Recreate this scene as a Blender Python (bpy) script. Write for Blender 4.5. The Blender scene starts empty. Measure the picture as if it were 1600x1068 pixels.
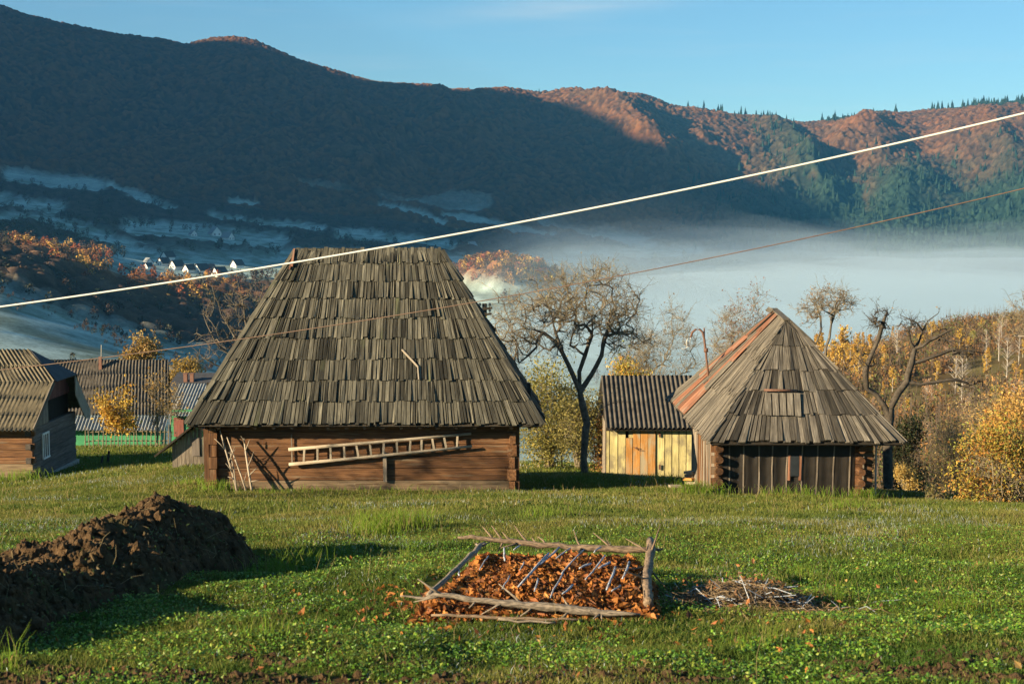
import bpy, math, random
import numpy as np
from mathutils import Vector, Matrix

# ------------------------------------------------------------------ camera, sky, sun, exposure
sc = bpy.context.scene
COL = sc.collection
PITCH = math.radians(4.73)
FPX = 2222.0
cam_d = bpy.data.cameras.new('camera')
cam = bpy.data.objects.new('camera', cam_d)
COL.objects.link(cam)
cam.location = (0, 0, 0)
cam.rotation_euler = (math.radians(90) - PITCH, 0, 0)
cam_d.lens = 50.0
cam_d.sensor_width = 36.0
cam_d.clip_start = 0.1
cam_d.clip_end = 20000
cam_d.dof.use_dof = True
cam_d.dof.focus_distance = 38.0
cam_d.dof.aperture_fstop = 5.0
sc.camera = cam

SUN_EL = math.radians(17.0)
SUN_AZ = math.radians(28.0)          # sun stands to the left, this far towards the camera's side
to_sun = Vector((-math.cos(SUN_AZ) * math.cos(SUN_EL), -math.sin(SUN_AZ) * math.cos(SUN_EL), math.sin(SUN_EL)))
sun_d = bpy.data.lights.new('sun', 'SUN')
sun_d.energy = 5.0
sun_d.angle = math.radians(0.5)
sun_d.color = (1.0, 0.81, 0.52)
sun = bpy.data.objects.new('sun', sun_d)
COL.objects.link(sun)
sun.rotation_euler = to_sun.to_track_quat('Z', 'Y').to_euler()
sun.location = (-60, -20, 40)

world = bpy.data.worlds.new("World")
sc.world = world
world.use_nodes = True
wn = world.node_tree
wn.nodes.clear()
w_out = wn.nodes.new('ShaderNodeOutputWorld')
w_bg = wn.nodes.new('ShaderNodeBackground')
w_bg.inputs['Strength'].default_value = 0.05
sky = wn.nodes.new('ShaderNodeTexSky')
sky.sky_type = 'NISHITA'
sky.sun_disc = False
sky.sun_elevation = SUN_EL
# Nishita: rotation 0 = +Y, clockwise seen from above
sky.sun_rotation = math.atan2(to_sun.x, to_sun.y)
sky.altitude = 700
sky.air_density = 1.0
sky.dust_density = 0.6
sky.ozone_density = 2.0
tc = wn.nodes.new('ShaderNodeTexCoord')
mp = wn.nodes.new('ShaderNodeMapping')
mp.inputs['Rotation'].default_value = (0, math.radians(-4), 0)
mp.inputs['Scale'].default_value = (5, 5, 60)
nz = wn.nodes.new('ShaderNodeTexNoise')
nz.inputs['Scale'].default_value = 1.6
nz.inputs['Detail'].default_value = 6
nz.inputs['Roughness'].default_value = 0.6
rp = wn.nodes.new('ShaderNodeValToRGB')
rp.color_ramp.elements[0].position = 0.52
rp.color_ramp.elements[1].position = 0.80
rp.color_ramp.elements[0].color = (0, 0, 0, 1)
rp.color_ramp.elements[1].color = (0.30, 0.30, 0.30, 1)
mx = wn.nodes.new('ShaderNodeMixRGB')
mx.inputs['Color2'].default_value = (4.2, 4.4, 4.3, 1)
tint = wn.nodes.new('ShaderNodeMixRGB')
tint.blend_type = 'MULTIPLY'
tint.inputs['Fac'].default_value = 1.0
tint.inputs['Color2'].default_value = (0.54, 0.74, 0.80, 1)
wn.links.new(tc.outputs['Generated'], mp.inputs['Vector'])
wn.links.new(mp.outputs['Vector'], nz.inputs['Vector'])
wn.links.new(nz.outputs['Fac'], rp.inputs['Fac'])
wn.links.new(sky.outputs['Color'], tint.inputs['Color1'])
wn.links.new(tint.outputs['Color'], mx.inputs['Color1'])
def wmath(op, a, b=None):
    n_ = wn.nodes.new('ShaderNodeMath'); n_.operation = op
    for i_, val in enumerate((a, b)):
        if val is None: continue
        if isinstance(val, (int, float)): n_.inputs[i_].default_value = val
        else: wn.links.new(val, n_.inputs[i_])
    return n_.outputs[0]
sep = wn.nodes.new('ShaderNodeSeparateXYZ'); wn.links.new(tc.outputs['Generated'], sep.inputs[0])
qz = wmath('SUBTRACT', sep.outputs['Z'], wmath('ADD', wmath('MULTIPLY', sep.outputs['X'], 0.07), 0.1455))
g1 = wmath('POWER', wmath('MULTIPLY', qz, 150.0), 2.0)
g2 = wmath('POWER', wmath('MULTIPLY', wmath('SUBTRACT', sep.outputs['X'], 0.03), 12.0), 2.0)
streak = wmath('EXPONENT', wmath('MULTIPLY', wmath('ADD', g1, g2), -1.0))
fac_ = wmath('ADD', wmath('MULTIPLY', rp.outputs['Color'], 0.35), wmath('MULTIPLY', wmath('MULTIPLY', streak, nz.outputs['Fac']), 0.55))
wn.links.new(fac_, mx.inputs['Fac'])
wn.links.new(mx.outputs['Color'], w_bg.inputs['Color'])
wn.links.new(w_bg.outputs['Background'], w_out.inputs['Surface'])

sc.view_settings.view_transform = 'Standard'
sc.view_settings.look = 'None'
sc.view_settings.exposure = 1.93
sc.view_settings.gamma = 1.0
sc.render.engine = 'CYCLES'
cy = sc.cycles
cy.max_bounces = 5
cy.diffuse_bounces = 3
cy.glossy_bounces = 2
cy.transmission_bounces = 3
cy.transparent_max_bounces = 8
cy.volume_bounces = 2
cy.use_denoising = True
cy.use_adaptive_sampling = True
cy.adaptive_threshold = 0.015
cy.sample_clamp_indirect = 5.0

rng = np.random.default_rng(7)
random.seed(7)

# ------------------------------------------------------------------ helpers
ST, CT = math.sin(PITCH), math.cos(PITCH)

def P(u, v, d):
    """point at forward distance d seen where the photograph has (u, v): used to measure the place"""
    cx, cyy = (u - 800) / FPX, (534 - v) / FPX
    k = d / (CT + cyy * ST)
    return np.array((cx * k, d, (-ST + cyy * CT) * k))

def zv(v, d):
    cyy = (534 - np.asarray(v, float)) / FPX
    return d * (-ST + cyy * CT) / (CT + cyy * ST)

def _h(ix, iy, seed):
    n = (ix.astype(np.int64) * 374761393 + iy.astype(np.int64) * 668265263 + int(seed) * 1442695041) & 0xFFFFFFFF
    n = ((n ^ (n >> 13)) * 1274126177) & 0xFFFFFFFF
    n = (n ^ (n >> 16)) & 0xFFFFFFFF
    return (n % 100003) / 100003.0

def vnoise(x, y, seed=0):
    x = np.asarray(x, float); y = np.asarray(y, float)
    ix, iy = np.floor(x), np.floor(y)
    fx, fy = x - ix, y - iy
    fx = fx * fx * (3 - 2 * fx); fy = fy * fy * (3 - 2 * fy)
    a = _h(ix, iy, seed); b = _h(ix + 1, iy, seed); c = _h(ix, iy + 1, seed); d = _h(ix + 1, iy + 1, seed)
    return (a + (b - a) * fx) * (1 - fy) + (c + (d - c) * fx) * fy

def fbm(x, y, seed=0, oct=4, gain=0.5):
    s, a, t = 0, 1.0, 0
    for i in range(oct):
        s = s + a * vnoise(x * 2 ** i, y * 2 ** i, seed + i * 17)
        t += a; a *= gain
    return s / t

def cells(x, y, c, seed=0):
    """distance to the nearest jittered point, and a random number of that cell"""
    gx, gy = np.floor(x / c), np.floor(y / c)
    best = np.full(np.shape(x), 1e9); rid = np.zeros(np.shape(x))
    for i in (-1, 0, 1):
        for j in (-1, 0, 1):
            a, b = gx + i, gy + j
            px = (a + _h(a, b, seed)) * c; py = (b + _h(a, b, seed + 5)) * c
            dd = np.hypot(x - px, y - py)
            m = dd < best
            best = np.where(m, dd, best); rid = np.where(m, _h(a, b, seed + 9), rid)
    return best, rid

def sstep(a, b, x):
    t = np.clip((np.asarray(x, float) - a) / (b - a), 0, 1)
    return t * t * (3 - 2 * t)

def nrm(v):
    return v / (np.linalg.norm(v, axis=-1, keepdims=True) + 1e-12)

class MB:
    """collects shapes and links them as ONE mesh object; per vertex it keeps rnd, grain coords and a colour"""
    def __init__(s):
        s.V, s.F, s.R, s.G, s.C, s.n = [], [], [], [], [], 0
    def add(s, V, faces, rnd=0.5, gc=None, col=None, mi=0):
        V = np.asarray(V, float).reshape(-1, 3); m = len(V)
        s.V.append(V)
        for f in (faces if isinstance(faces, list) else [faces]):
            f = np.asarray(f, np.int64)
            if len(f): s.F.append((f + s.n, mi))
        s.R.append(np.broadcast_to(np.asarray(rnd, float), (m,)))
        s.G.append(V if gc is None else np.asarray(gc, float))
        s.C.append(np.broadcast_to(np.asarray((0.5, 0.5, 0.5) if col is None else col, float), (m, 3)))
        s.n += m
    BF = np.array([(0, 3, 2, 1), (4, 5, 6, 7), (0, 1, 5, 4), (1, 2, 6, 5), (2, 3, 7, 6), (3, 0, 4, 7)])
    def hexa(s, p, rnd=None, gc=None, mi=0):
        s.add(p, MB.BF, random.random() if rnd is None else rnd, gc, mi=mi)
    def beam(s, a, b, w, h, up=(0, 0, 1), rnd=None, w2=None, h2=None, mi=0):
        """bar from a to b, w wide, h high along up"""
        a = np.asarray(a, float); b = np.asarray(b, float)
        L = np.linalg.norm(b - a); t = (b - a) / max(L, 1e-9)
        u = np.asarray(up, float); u = u - t * (u @ t); u = u / (np.linalg.norm(u) + 1e-9)
        r = np.cross(t, u)
        w2 = w if w2 is None else w2; h2 = h if h2 is None else h2
        pts, gc = [], []
        o = (random.random() * 50, random.random() * 50, random.random() * 50)
        for q, W, H, l in ((a, w, h, 0), (b, w2, h2, L)):
            for sx, sy in ((-1, -1), (1, -1), (1, 1), (-1, 1)):
                pts.append(q + r * sx * W / 2 + u * sy * H / 2)
                gc.append((sx * W / 2 + o[0], sy * H / 2 + o[1], l + o[2]))
        s.hexa(pts, rnd, gc, mi)
    def box(s, lo, hi, rnd=None, mi=0):
        (x0, y0, z0), (x1, y1, z1) = lo, hi
        s.hexa([(x0, y0, z0), (x1, y0, z0), (x1, y1, z0), (x0, y1, z0), (x0, y0, z1), (x1, y0, z1), (x1, y1, z1), (x0, y1, z1)], rnd, mi=mi)
    def tube(s, pts, rad, n=8, rnd=None, col=None, caps=True, jit=0.0):
        pts = np.asarray(pts, float); m = len(pts)
        rad = np.broadcast_to(np.asarray(rad, float), (m,))
        s.tubes(pts[None], rad[None], n, rnd, col, caps, jit)
    def tubes(s, PT, RD, n=5, rnd=None, col=None, caps=False, jit=0.0):
        """batch of polylines PT (k,m,3) with radii RD (k,m)"""
        k, m, _ = PT.shape
        T = np.empty_like(PT)
        T[:, 1:-1] = PT[:, 2:] - PT[:, :-2] if m > 2 else 0
        T[:, 0] = PT[:, 1] - PT[:, 0]; T[:, -1] = PT[:, -1] - PT[:, -2]
        T = nrm(T)
        ref = np.where(np.abs(T[:, :1, 2:3]) < 0.8, np.array((0, 0, 1.0)), np.array((1.0, 0, 0)))
        A = nrm(np.cross(T, np.broadcast_to(ref, T.shape))); B = np.cross(T, A)
        ang = np.arange(n) * 2 * math.pi / n
        ca, sa = np.cos(ang), np.sin(ang)
        RR = RD[:, :, None] * (1 + jit * (rng.random((k, m, n)) - 0.5) if jit else np.ones((1, 1, n)))
        V = PT[:, :, None, :] + RR[..., None] * (A[:, :, None, :] * ca[None, None, :, None] + B[:, :, None, :] * sa[None, None, :, None])
        idx = np.arange(k * m * n).reshape(k, m, n)
        a = idx[:, :-1]; b = idx[:, 1:]
        F = np.stack([a, np.roll(a, -1, 2), np.roll(b, -1, 2), b], -1).reshape(-1, 4)
        fl = [F]
        if caps:
            fl += [idx[:, 0, ::-1], idx[:, -1]]
        rn = rng.random(k) if rnd is None else np.broadcast_to(np.asarray(rnd, float), (k,))
        rv = np.repeat(rn, m * n)
        Lc = np.concatenate([np.zeros((k, 1)), np.cumsum(np.linalg.norm(np.diff(PT, axis=1), axis=2), 1)], 1)
        gc = np.empty((k, m, n, 3)); gc[..., 0] = ca * 0.05; gc[..., 1] = sa * 0.05; gc[..., 2] = Lc[:, :, None]
        gc += (rn * 40)[:, None, None, None]
        s.add(V.reshape(-1, 3), fl, rv, gc.reshape(-1, 3), col)
    def quads(s, c, ax, ay, col, rnd=0.5, bend=None):
        """k small quads: centre, half axes (leaf shapes: diamond with folded tip)"""
        k = len(c)
        V = np.stack([c - ax, c - ay * 0.75, c + ax, c + ay * 0.75], 1)
        if bend is not None:
            V[:, 0] += bend; V[:, 2] += bend
        F = np.arange(4 * k).reshape(k, 4)
        col = np.repeat(np.broadcast_to(col, (k, 3)), 4, 0)
        r = np.repeat(np.broadcast_to(np.asarray(rnd, float), (k,)), 4)
        s.add(V.reshape(-1, 3), F, r, None, col)
    def grid(s, V, rnd=0.5, col=None, gc=None, flip=False, mi=0):
        """V (r,c,3)"""
        r, c, _ = V.shape
        i = np.arange(r * c).reshape(r, c)
        F = np.stack([i[:-1, :-1], i[:-1, 1:], i[1:, 1:], i[1:, :-1]], -1).reshape(-1, 4)
        if flip: F = F[:, ::-1]
        s.add(V.reshape(-1, 3), F, rnd, gc, None if col is None else np.broadcast_to(col, (r, c, 3)).reshape(-1, 3), mi)
    def build(s, name, mat, parent=None, origin=None, smooth=False):
        V = np.concatenate(s.V)
        o = np.array(parent.location if parent is not None and origin is None else (origin if origin is not None else (0, 0, 0)), float)
        if parent is not None and parent.get('_org') is not None: o = np.array(parent['_org'], float)
        V = V - o
        me = bpy.data.meshes.new(name)
        tot = np.concatenate([np.full(len(f), f.shape[1]) for f, _ in s.F])
        lv = np.concatenate([f.ravel() for f, _ in s.F])
        me.vertices.add(len(V)); me.vertices.foreach_set('co', V.astype(np.float32).ravel())
        me.loops.add(len(lv)); me.loops.foreach_set('vertex_index', lv.astype(np.int32))
        me.polygons.add(len(tot))
        st = np.concatenate([[0], np.cumsum(tot)[:-1]])
        me.polygons.foreach_set('loop_start', st.astype(np.int32))
        mats = mat if isinstance(mat, (list, tuple)) else [mat]
        for m in mats: me.materials.append(m)
        if len(mats) > 1:
            me.polygons.foreach_set('material_index', np.concatenate([np.full(len(f), k) for f, k in s.F]).astype(np.int32))
        me.polygons.foreach_set('use_smooth', np.full(len(tot), bool(smooth)))
        me.update(calc_edges=True)
        a = me.attributes.new('rnd', 'FLOAT', 'POINT'); a.data.foreach_set('value', np.concatenate(s.R).astype(np.float32))
        a = me.attributes.new('gc', 'FLOAT_VECTOR', 'POINT'); a.data.foreach_set('vector', np.concatenate(s.G).astype(np.float32).ravel())
        c4 = np.ones((len(V), 4), np.float32); c4[:, :3] = np.concatenate(s.C)
        a = me.attributes.new('col', 'FLOAT_COLOR', 'POINT'); a.data.foreach_set('color', c4.ravel())
        ob = bpy.data.objects.new(name, me)
        COL.objects.link(ob)
        if parent is not None:
            ob.parent = parent
            if parent.type == 'MESH': ob['_org'] = tuple(o)
        else:
            ob.location = o
        if parent is not None: ob['_org'] = tuple(o)
        return ob

def tag(o, label=None, cat=None, group=None, kind=None):
    if label: o['label'] = label
    if cat: o['category'] = cat
    if group: o['group'] = group
    if kind: o['kind'] = kind
    return o

def thing(name, label, cat, loc, group=None):
    o = bpy.data.objects.new(name, None)
    o.empty_display_size = 0.2
    COL.objects.link(o)
    o.location = tuple(float(q) for q in loc)
    return tag(o, label, cat, group)

def dup(o, loc, rz, s, label=None):
    r = o.copy(); COL.objects.link(r)
    r.location = tuple(float(q) for q in loc); r.rotation_euler = (0, 0, rz); r.scale = s if isinstance(s, tuple) else (s, s, s)
    if label: r['label'] = label
    for ch in list(o.children):
        c = ch.copy(); COL.objects.link(c); c.parent = r
        for g in list(ch.children):
            e = g.copy(); COL.objects.link(e); e.parent = c
    return r

# ------------------------------------------------------------------ materials
def newmat(name):
    m = bpy.data.materials.new(name); m.use_nodes = True
    nt = m.node_tree
    return m, nt, nt.nodes['Principled BSDF']

def attr(nt, name):
    a = nt.nodes.new('ShaderNodeAttribute'); a.attribute_name = name; return a

def noise(nt, vec, scale, detail=4, rough=0.55, mscale=None):
    n = nt.nodes.new('ShaderNodeTexNoise')
    n.inputs['Scale'].default_value = scale; n.inputs['Detail'].default_value = detail; n.inputs['Roughness'].default_value = rough
    if vec is not None:
        if mscale:
            mp_ = nt.nodes.new('ShaderNodeMapping'); mp_.inputs['Scale'].default_value = mscale
            nt.links.new(vec, mp_.inputs['Vector']); vec = mp_.outputs['Vector']
        nt.links.new(vec, n.inputs['Vector'])
    return n.outputs['Fac']

def ramp(nt, fac, stops):
    r = nt.nodes.new('ShaderNodeValToRGB')
    e = r.color_ramp.elements
    while len(e) < len(stops): e.new(0.5)
    for el, (p, c) in zip(e, stops):
        el.position = p; el.color = (c, c, c, 1) if isinstance(c, (int, float)) else (*c, 1)
    nt.links.new(fac, r.inputs['Fac'])
    return r.outputs['Color']

def mix(nt, a, b, fac, mode='MIX'):
    m = nt.nodes.new('ShaderNodeMixRGB'); m.blend_type = mode
    for sock, val in (('Fac', fac), ('Color1', a), ('Color2', b)):
        if isinstance(val, (int, float)): m.inputs[sock].default_value = val if sock == 'Fac' else (val, val, val, 1)
        elif isinstance(val, tuple): m.inputs[sock].default_value = (*val, 1)
        else: nt.links.new(val, m.inputs[sock])
    return m.outputs['Color']

def bump(nt, bsdf, h, strength=0.5, dist=0.02):
    b = nt.nodes.new('ShaderNodeBump'); b.inputs['Strength'].default_value = strength; b.inputs['Distance'].default_value = dist
    nt.links.new(h, b.inputs['Height']); nt.links.new(b.outputs['Normal'], bsdf.inputs['Normal'])

def wood(name, c0, c1, c2, rough=0.85, gs=1.0, var=0.55, stain=None, mpos=None):
    """grain along gc.z; every plank takes its own tone from rnd; optional stain colour in patches"""
    m, nt, b = newmat(name)
    g = attr(nt, 'gc'); r = attr(nt, 'rnd')
    n1 = noise(nt, g.outputs['Vector'], 1.0, 6, 0.65, (38 * gs, 38 * gs, 2.2 * gs))
    n2 = noise(nt, g.outputs['Vector'], 1.0, 4, 0.6, (5 * gs, 5 * gs, 1.2 * gs))
    c = ramp(nt, n1, [(0.28, c0), (0.52, c1), (0.75, c2)])
    c = mix(nt, c, ramp(nt, n2, [(0.3, 0.55), (0.7, 1.25)]), 0.7, 'MULTIPLY')
    c = mix(nt, c, ramp(nt, r.outputs['Fac'], [(0.0, 1 - var), (0.6, 1.0), (1.0, 1 + var * 0.8)]), 1.0, 'MULTIPLY')
    if stain:
        n3 = noise(nt, g.outputs['Vector'], 1.0, 5, 0.6, stain[2])
        c = mix(nt, c, stain[0], ramp(nt, n3, [(stain[1], 0.0), (stain[1] + 0.16, 1.0)]))
    nt.links.new(c, b.inputs['Base Color'])
    b.inputs['Roughness'].default_value = rough
    b.inputs['Specular IOR Level'].default_value = 0.25
    bump(nt, b, n1, 0.7, 0.012)
    return m

def plain(name, c, rough=0.7, var=0.35, scale=6, metal=0.0, bstr=0.3):
    m, nt, b = newmat(name)
    t = nt.nodes.new('ShaderNodeTexCoord')
    n = noise(nt, t.outputs['Object'], scale, 6, 0.6)
    cc = mix(nt, c, ramp(nt, n, [(0.25, 1 - var), (0.75, 1 + var)]), 1.0, 'MULTIPLY')
    nt.links.new(cc, b.inputs['Base Color'])
    b.inputs['Roughness'].default_value = rough; b.inputs['Metallic'].default_value = metal
    b.inputs['Specular IOR Level'].default_value = 0.3
    if bstr: bump(nt, b, n, bstr, 0.02)
    return m

def leafy(name, trans=0.35, rough=0.6, spec=0.25):
    """colour from the col attribute, some light let through"""
    m, nt, b = newmat(name)
    a = attr(nt, 'col')
    nt.links.new(a.outputs['Color'], b.inputs['Base Color'])
    b.inputs['Roughness'].default_value = rough; b.inputs['Specular IOR Level'].default_value = spec
    if trans:
        t = nt.nodes.new('ShaderNodeBsdfTranslucent'); nt.links.new(a.outputs['Color'], t.inputs['Color'])
        ms = nt.nodes.new('ShaderNodeMixShader'); ms.inputs['Fac'].default_value = trans
        nt.links.new(b.outputs['BSDF'], ms.inputs[1]); nt.links.new(t.outputs['BSDF'], ms.inputs[2])
        nt.links.new(ms.outputs['Shader'], nt.nodes['Material Output'].inputs['Surface'])
    return m

M_leaf = leafy('leaf', 0.35)
M_grass = leafy('grass_blade', 0.38, 0.7, 0.10)
M_far = leafy('far_foliage', 0.2, 0.9, 0.05)

def bark(name, c0, c1, frost=0.0):
    m, nt, b = newmat(name)
    g = attr(nt, 'gc')
    n1 = noise(nt, g.outputs['Vector'], 1.0, 6, 0.7, (30, 30, 9))
    n2 = noise(nt, g.outputs['Vector'], 1.0, 3, 0.6, (7, 7, 3))
    c = ramp(nt, n1, [(0.3, c0), (0.7, c1)])
    c = mix(nt, c, ramp(nt, n2, [(0.3, 0.6), (0.7, 1.3)]), 0.8, 'MULTIPLY')
    nt.links.new(c, b.inputs['Base Color']); b.inputs['Roughness'].default_value = 0.9
    b.inputs['Specular IOR Level'].default_value = 0.15
    bump(nt, b, n1, 0.8, 0.02)
    return m

M_bark = bark('bark', (0.05, 0.04, 0.03), (0.20, 0.165, 0.125))
M_bark_pale = bark('pale_bark', (0.10, 0.085, 0.065), (0.34, 0.28, 0.21))
M_birch = bark('birch_bark', (0.16, 0.14, 0.12), (0.55, 0.50, 0.44))
M_twig = bark('twig_bark', (0.11, 0.088, 0.056), (0.30, 0.245, 0.16))
M_bark_shade = bark('shaded_bark', (0.026, 0.021, 0.017), (0.105, 0.087, 0.068))  # bark darkened to stand in for the shade on the twisted tree
M_patch = plain('dark_sheet_patch', (0.018, 0.022, 0.026), 0.5, 0.4, 5)
M_shake = wood('weathered_shake', (0.027, 0.025, 0.020), (0.084, 0.077, 0.058), (0.168, 0.154, 0.118), 0.9, 1.0, 0.75, ((0.080, 0.088, 0.040), 0.60, (0.5, 0.5, 0.35)))
M_shake2 = wood('weathered_board', (0.034, 0.029, 0.024), (0.102, 0.088, 0.070), (0.218, 0.192, 0.152), 0.9, 1.0, 0.75)
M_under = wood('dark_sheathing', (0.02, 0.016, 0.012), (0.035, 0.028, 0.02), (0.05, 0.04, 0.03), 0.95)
M_log = wood('brown_log', (0.040, 0.017, 0.008), (0.125, 0.057, 0.024), (0.24, 0.125, 0.058), 0.8, 0.55, 0.5, ((0.20, 0.155, 0.105), 0.58, (2.0, 9.0, 0.6)))
M_lowlog = wood('bleached_log', (0.08, 0.055, 0.033), (0.18, 0.125, 0.075), (0.30, 0.22, 0.14), 0.85, 0.6, 0.2)
M_greywood = wood('grey_wood', (0.075, 0.062, 0.05), (0.19, 0.155, 0.12), (0.34, 0.285, 0.22), 0.85, 1.0, 0.45)
M_rail = wood('silver_wood', (0.15, 0.12, 0.09), (0.32, 0.265, 0.20), (0.46, 0.39, 0.30), 0.8, 1.0, 0.2)
M_yellow = wood('yellow_paint', (0.34, 0.28, 0.13), (0.52, 0.44, 0.20), (0.58, 0.51, 0.28), 0.65, 0.8, 0.2, ((0.24, 0.20, 0.12), 0.47, (3.0, 9.0, 1.6)))
M_orange = wood('orange_door_wood', (0.27, 0.12, 0.03), (0.42, 0.20, 0.055), (0.50, 0.30, 0.13), 0.65, 0.7, 0.2, ((0.33, 0.27, 0.18), 0.45, (2.5, 9.0, 1.0)))
M_rust = wood('rusty_metal', (0.10, 0.045, 0.028), (0.20, 0.085, 0.048), (0.30, 0.19, 0.13), 0.75, 0.5, 0.35, ((0.24, 0.20, 0.155), 0.56, (4.0, 9.0, 1.2)))
M_zinc = wood('grey_sheet', (0.20, 0.18, 0.15), (0.33, 0.30, 0.25), (0.42, 0.39, 0.33), 0.6, 0.5, 0.2)
M_tar = plain('tar_paper', (0.015, 0.0115, 0.0085), 0.6, 0.45, 3, bstr=0.5)
M_asbestos = plain('corrugated_cement', (0.105, 0.088, 0.058), 0.9, 0.45, 4, bstr=0.4)
M_asbestos_dark = plain('dark_corrugated_cement', (0.072, 0.062, 0.050), 0.9, 0.55, 3, bstr=0.4)
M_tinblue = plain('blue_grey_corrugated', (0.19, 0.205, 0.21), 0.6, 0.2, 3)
M_roofdark = plain('dark_roofing', (0.045, 0.045, 0.05), 0.8, 0.3, 3)
M_green = plain('green_wall_paint', (0.045, 0.22, 0.10), 0.8, 0.25, 2)
M_white = plain('white_paint', (0.72, 0.70, 0.66), 0.7, 0.12, 3, bstr=0.05)
M_glass = plain('window_glass', (0.03, 0.035, 0.04), 0.08, 0.1, 2, bstr=0)
M_concrete = plain('foundation_concrete', (0.30, 0.28, 0.25), 0.9, 0.3, 3)
M_brick = plain('chimney_brick', (0.17, 0.085, 0.06), 0.9, 0.3, 12)
M_iron = plain('rusty_iron', (0.12, 0.06, 0.04), 0.7, 0.4, 20)
M_wirewhite = plain('white_cable_sheath', (0.50, 0.49, 0.46), 0.5, 0.06, 3, bstr=0)
M_wirebrown = plain('brown_cable_sheath', (0.13, 0.08, 0.055), 0.6, 0.2, 3, bstr=0)
M_darkwood = wood('dark_and_shaded_log', (0.05, 0.04, 0.035), (0.115, 0.095, 0.082), (0.19, 0.16, 0.14), 0.9, 0.6, 0.35)  # dark log tone; on the farmhouse gable it stands in for shade
M_maroon = wood('maroon_boards', (0.09, 0.03, 0.025), (0.17, 0.06, 0.045), (0.24, 0.11, 0.085), 0.85)
M_soil = None
def soil_mat():
    m, nt, b = newmat('turned_soil')
    t = nt.nodes.new('ShaderNodeTexCoord')
    n = noise(nt, t.outputs['Object'], 7, 8, 0.7); n2 = noise(nt, t.outputs['Object'], 1.7, 4)
    c = ramp(nt, n, [(0.3, (0.034, 0.022, 0.012)), (0.55, (0.088, 0.054, 0.028)), (0.8, (0.18, 0.115, 0.06))])
    c = mix(nt, c, (0.055, 0.055, 0.022), ramp(nt, n2, [(0.56, 0.0), (0.70, 0.6)]))
    nt.links.new(c, b.inputs['Base Color']); b.inputs['Roughness'].default_value = 1.0
    b.inputs['Specular IOR Level'].default_value = 0.1
    bump(nt, b, n, 1.0, 0.06)
    return m
M_soil = soil_mat()
def hill_mat(name, sc1, amount):
    m, nt, b = newmat(name)
    a = attr(nt, 'col'); t = nt.nodes.new('ShaderNodeTexCoord')
    n = noise(nt, t.outputs['Object'], sc1, 6, 0.65)
    c = mix(nt, a.outputs['Color'], ramp(nt, n, [(0.25, 1 - amount), (0.75, 1 + amount)]), 1.0, 'MULTIPLY')
    c = mix(nt, c, ramp(nt, noise(nt, t.outputs['Object'], sc1 * 9, 4, 0.7), [(0.3, 1 - amount), (0.7, 1 + amount)]), 1.0, 'MULTIPLY')
    nt.links.new(c, b.inputs['Base Color']); b.inputs['Roughness'].default_value = 1.0
    b.inputs['Specular IOR Level'].default_value = 0.0
    return m
M_ground = hill_mat('meadow_soil_and_turf', 9.0, 0.45)
M_hill = hill_mat('hillside_cover', 0.11, 0.35)

# ------------------------------------------------------------------ ground of the meadow (smooth sheet through measured points)
_cp = [(0, 0, -1.7), (-7, 0, -1.75), (7, 0, -1.75), (0, -6, -1.1)]
for u, v, d in [(0, 1068, 9), (800, 1066, 9), (1600, 1068, 9), (-300, 966, 12), (300, 966, 12), (800, 967, 12), (1300, 968, 12), (1900, 972, 12),
                (-300, 838, 20), (300, 836, 20), (800, 834, 20), (1300, 836, 20), (1900, 842, 20),
                (-300, 797, 28), (400, 791, 28), (800, 790, 28), (1300, 794, 28), (1900, 806, 28),
                (330, 767, 38), (570, 766, 38), (812, 765, 38), (1118, 774, 35.8), (1363, 781, 35.8), (1600, 791, 34.5), (1950, 806, 34),
                (0, 773, 42), (-300, 782, 42), (118, 757, 44), (236, 738, 46), (325, 727, 46.5), (950, 746, 51), (1070, 756, 41), (930, 760, 40), (915, 738, 45), (700, 752, 43),
                (1400, 768, 42), (1600, 780, 42), (1850, 792, 42), (50, 748, 55), (-250, 750, 55), (118, 724, 60.6), (200, 700, 70), (-150, 700, 72), (330, 700, 70),
                (120, 697, 76), (260, 697, 76), (880, 723, 62), (600, 723, 62), (1100, 735, 60), (1400, 792, 58), (1700, 806, 58),
                (-300, 712, 110), (200, 700, 110), (600, 750, 110), (1000, 766, 110), (1400, 798, 110), (1800, 806, 110)]:
    _cp.append(tuple(P(u, v, d)))
_cp = np.array(_cp)

def _tk(r2):
    return np.where(r2 > 1e-9, 0.5 * r2 * np.log(np.maximum(r2, 1e-9)), 0.0)
# plane-warped coordinates keep the far points from dominating
def _wy(y): return 14 * np.log(np.maximum(np.asarray(y, float), -8) + 14)
def _wx(x, y): return np.asarray(x, float) * 22.0 / (np.maximum(np.asarray(y, float), -8) + 14)
_qx, _qy = _wx(_cp[:, 0], _cp[:, 1]), _wy(_cp[:, 1])
_n = len(_cp)
_A = np.zeros((_n + 3, _n + 3))
_A[:_n, :_n] = _tk((_qx[:, None] - _qx) ** 2 + (_qy[:, None] - _qy) ** 2) + np.eye(_n) * 0.15
_A[:_n, _n] = 1; _A[:_n, _n + 1] = _qx; _A[:_n, _n + 2] = _qy
_A[_n:, :_n] = _A[:_n, _n:].T
_w = np.linalg.solve(_A, np.concatenate([_cp[:, 2], np.zeros(3)]))

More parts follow.
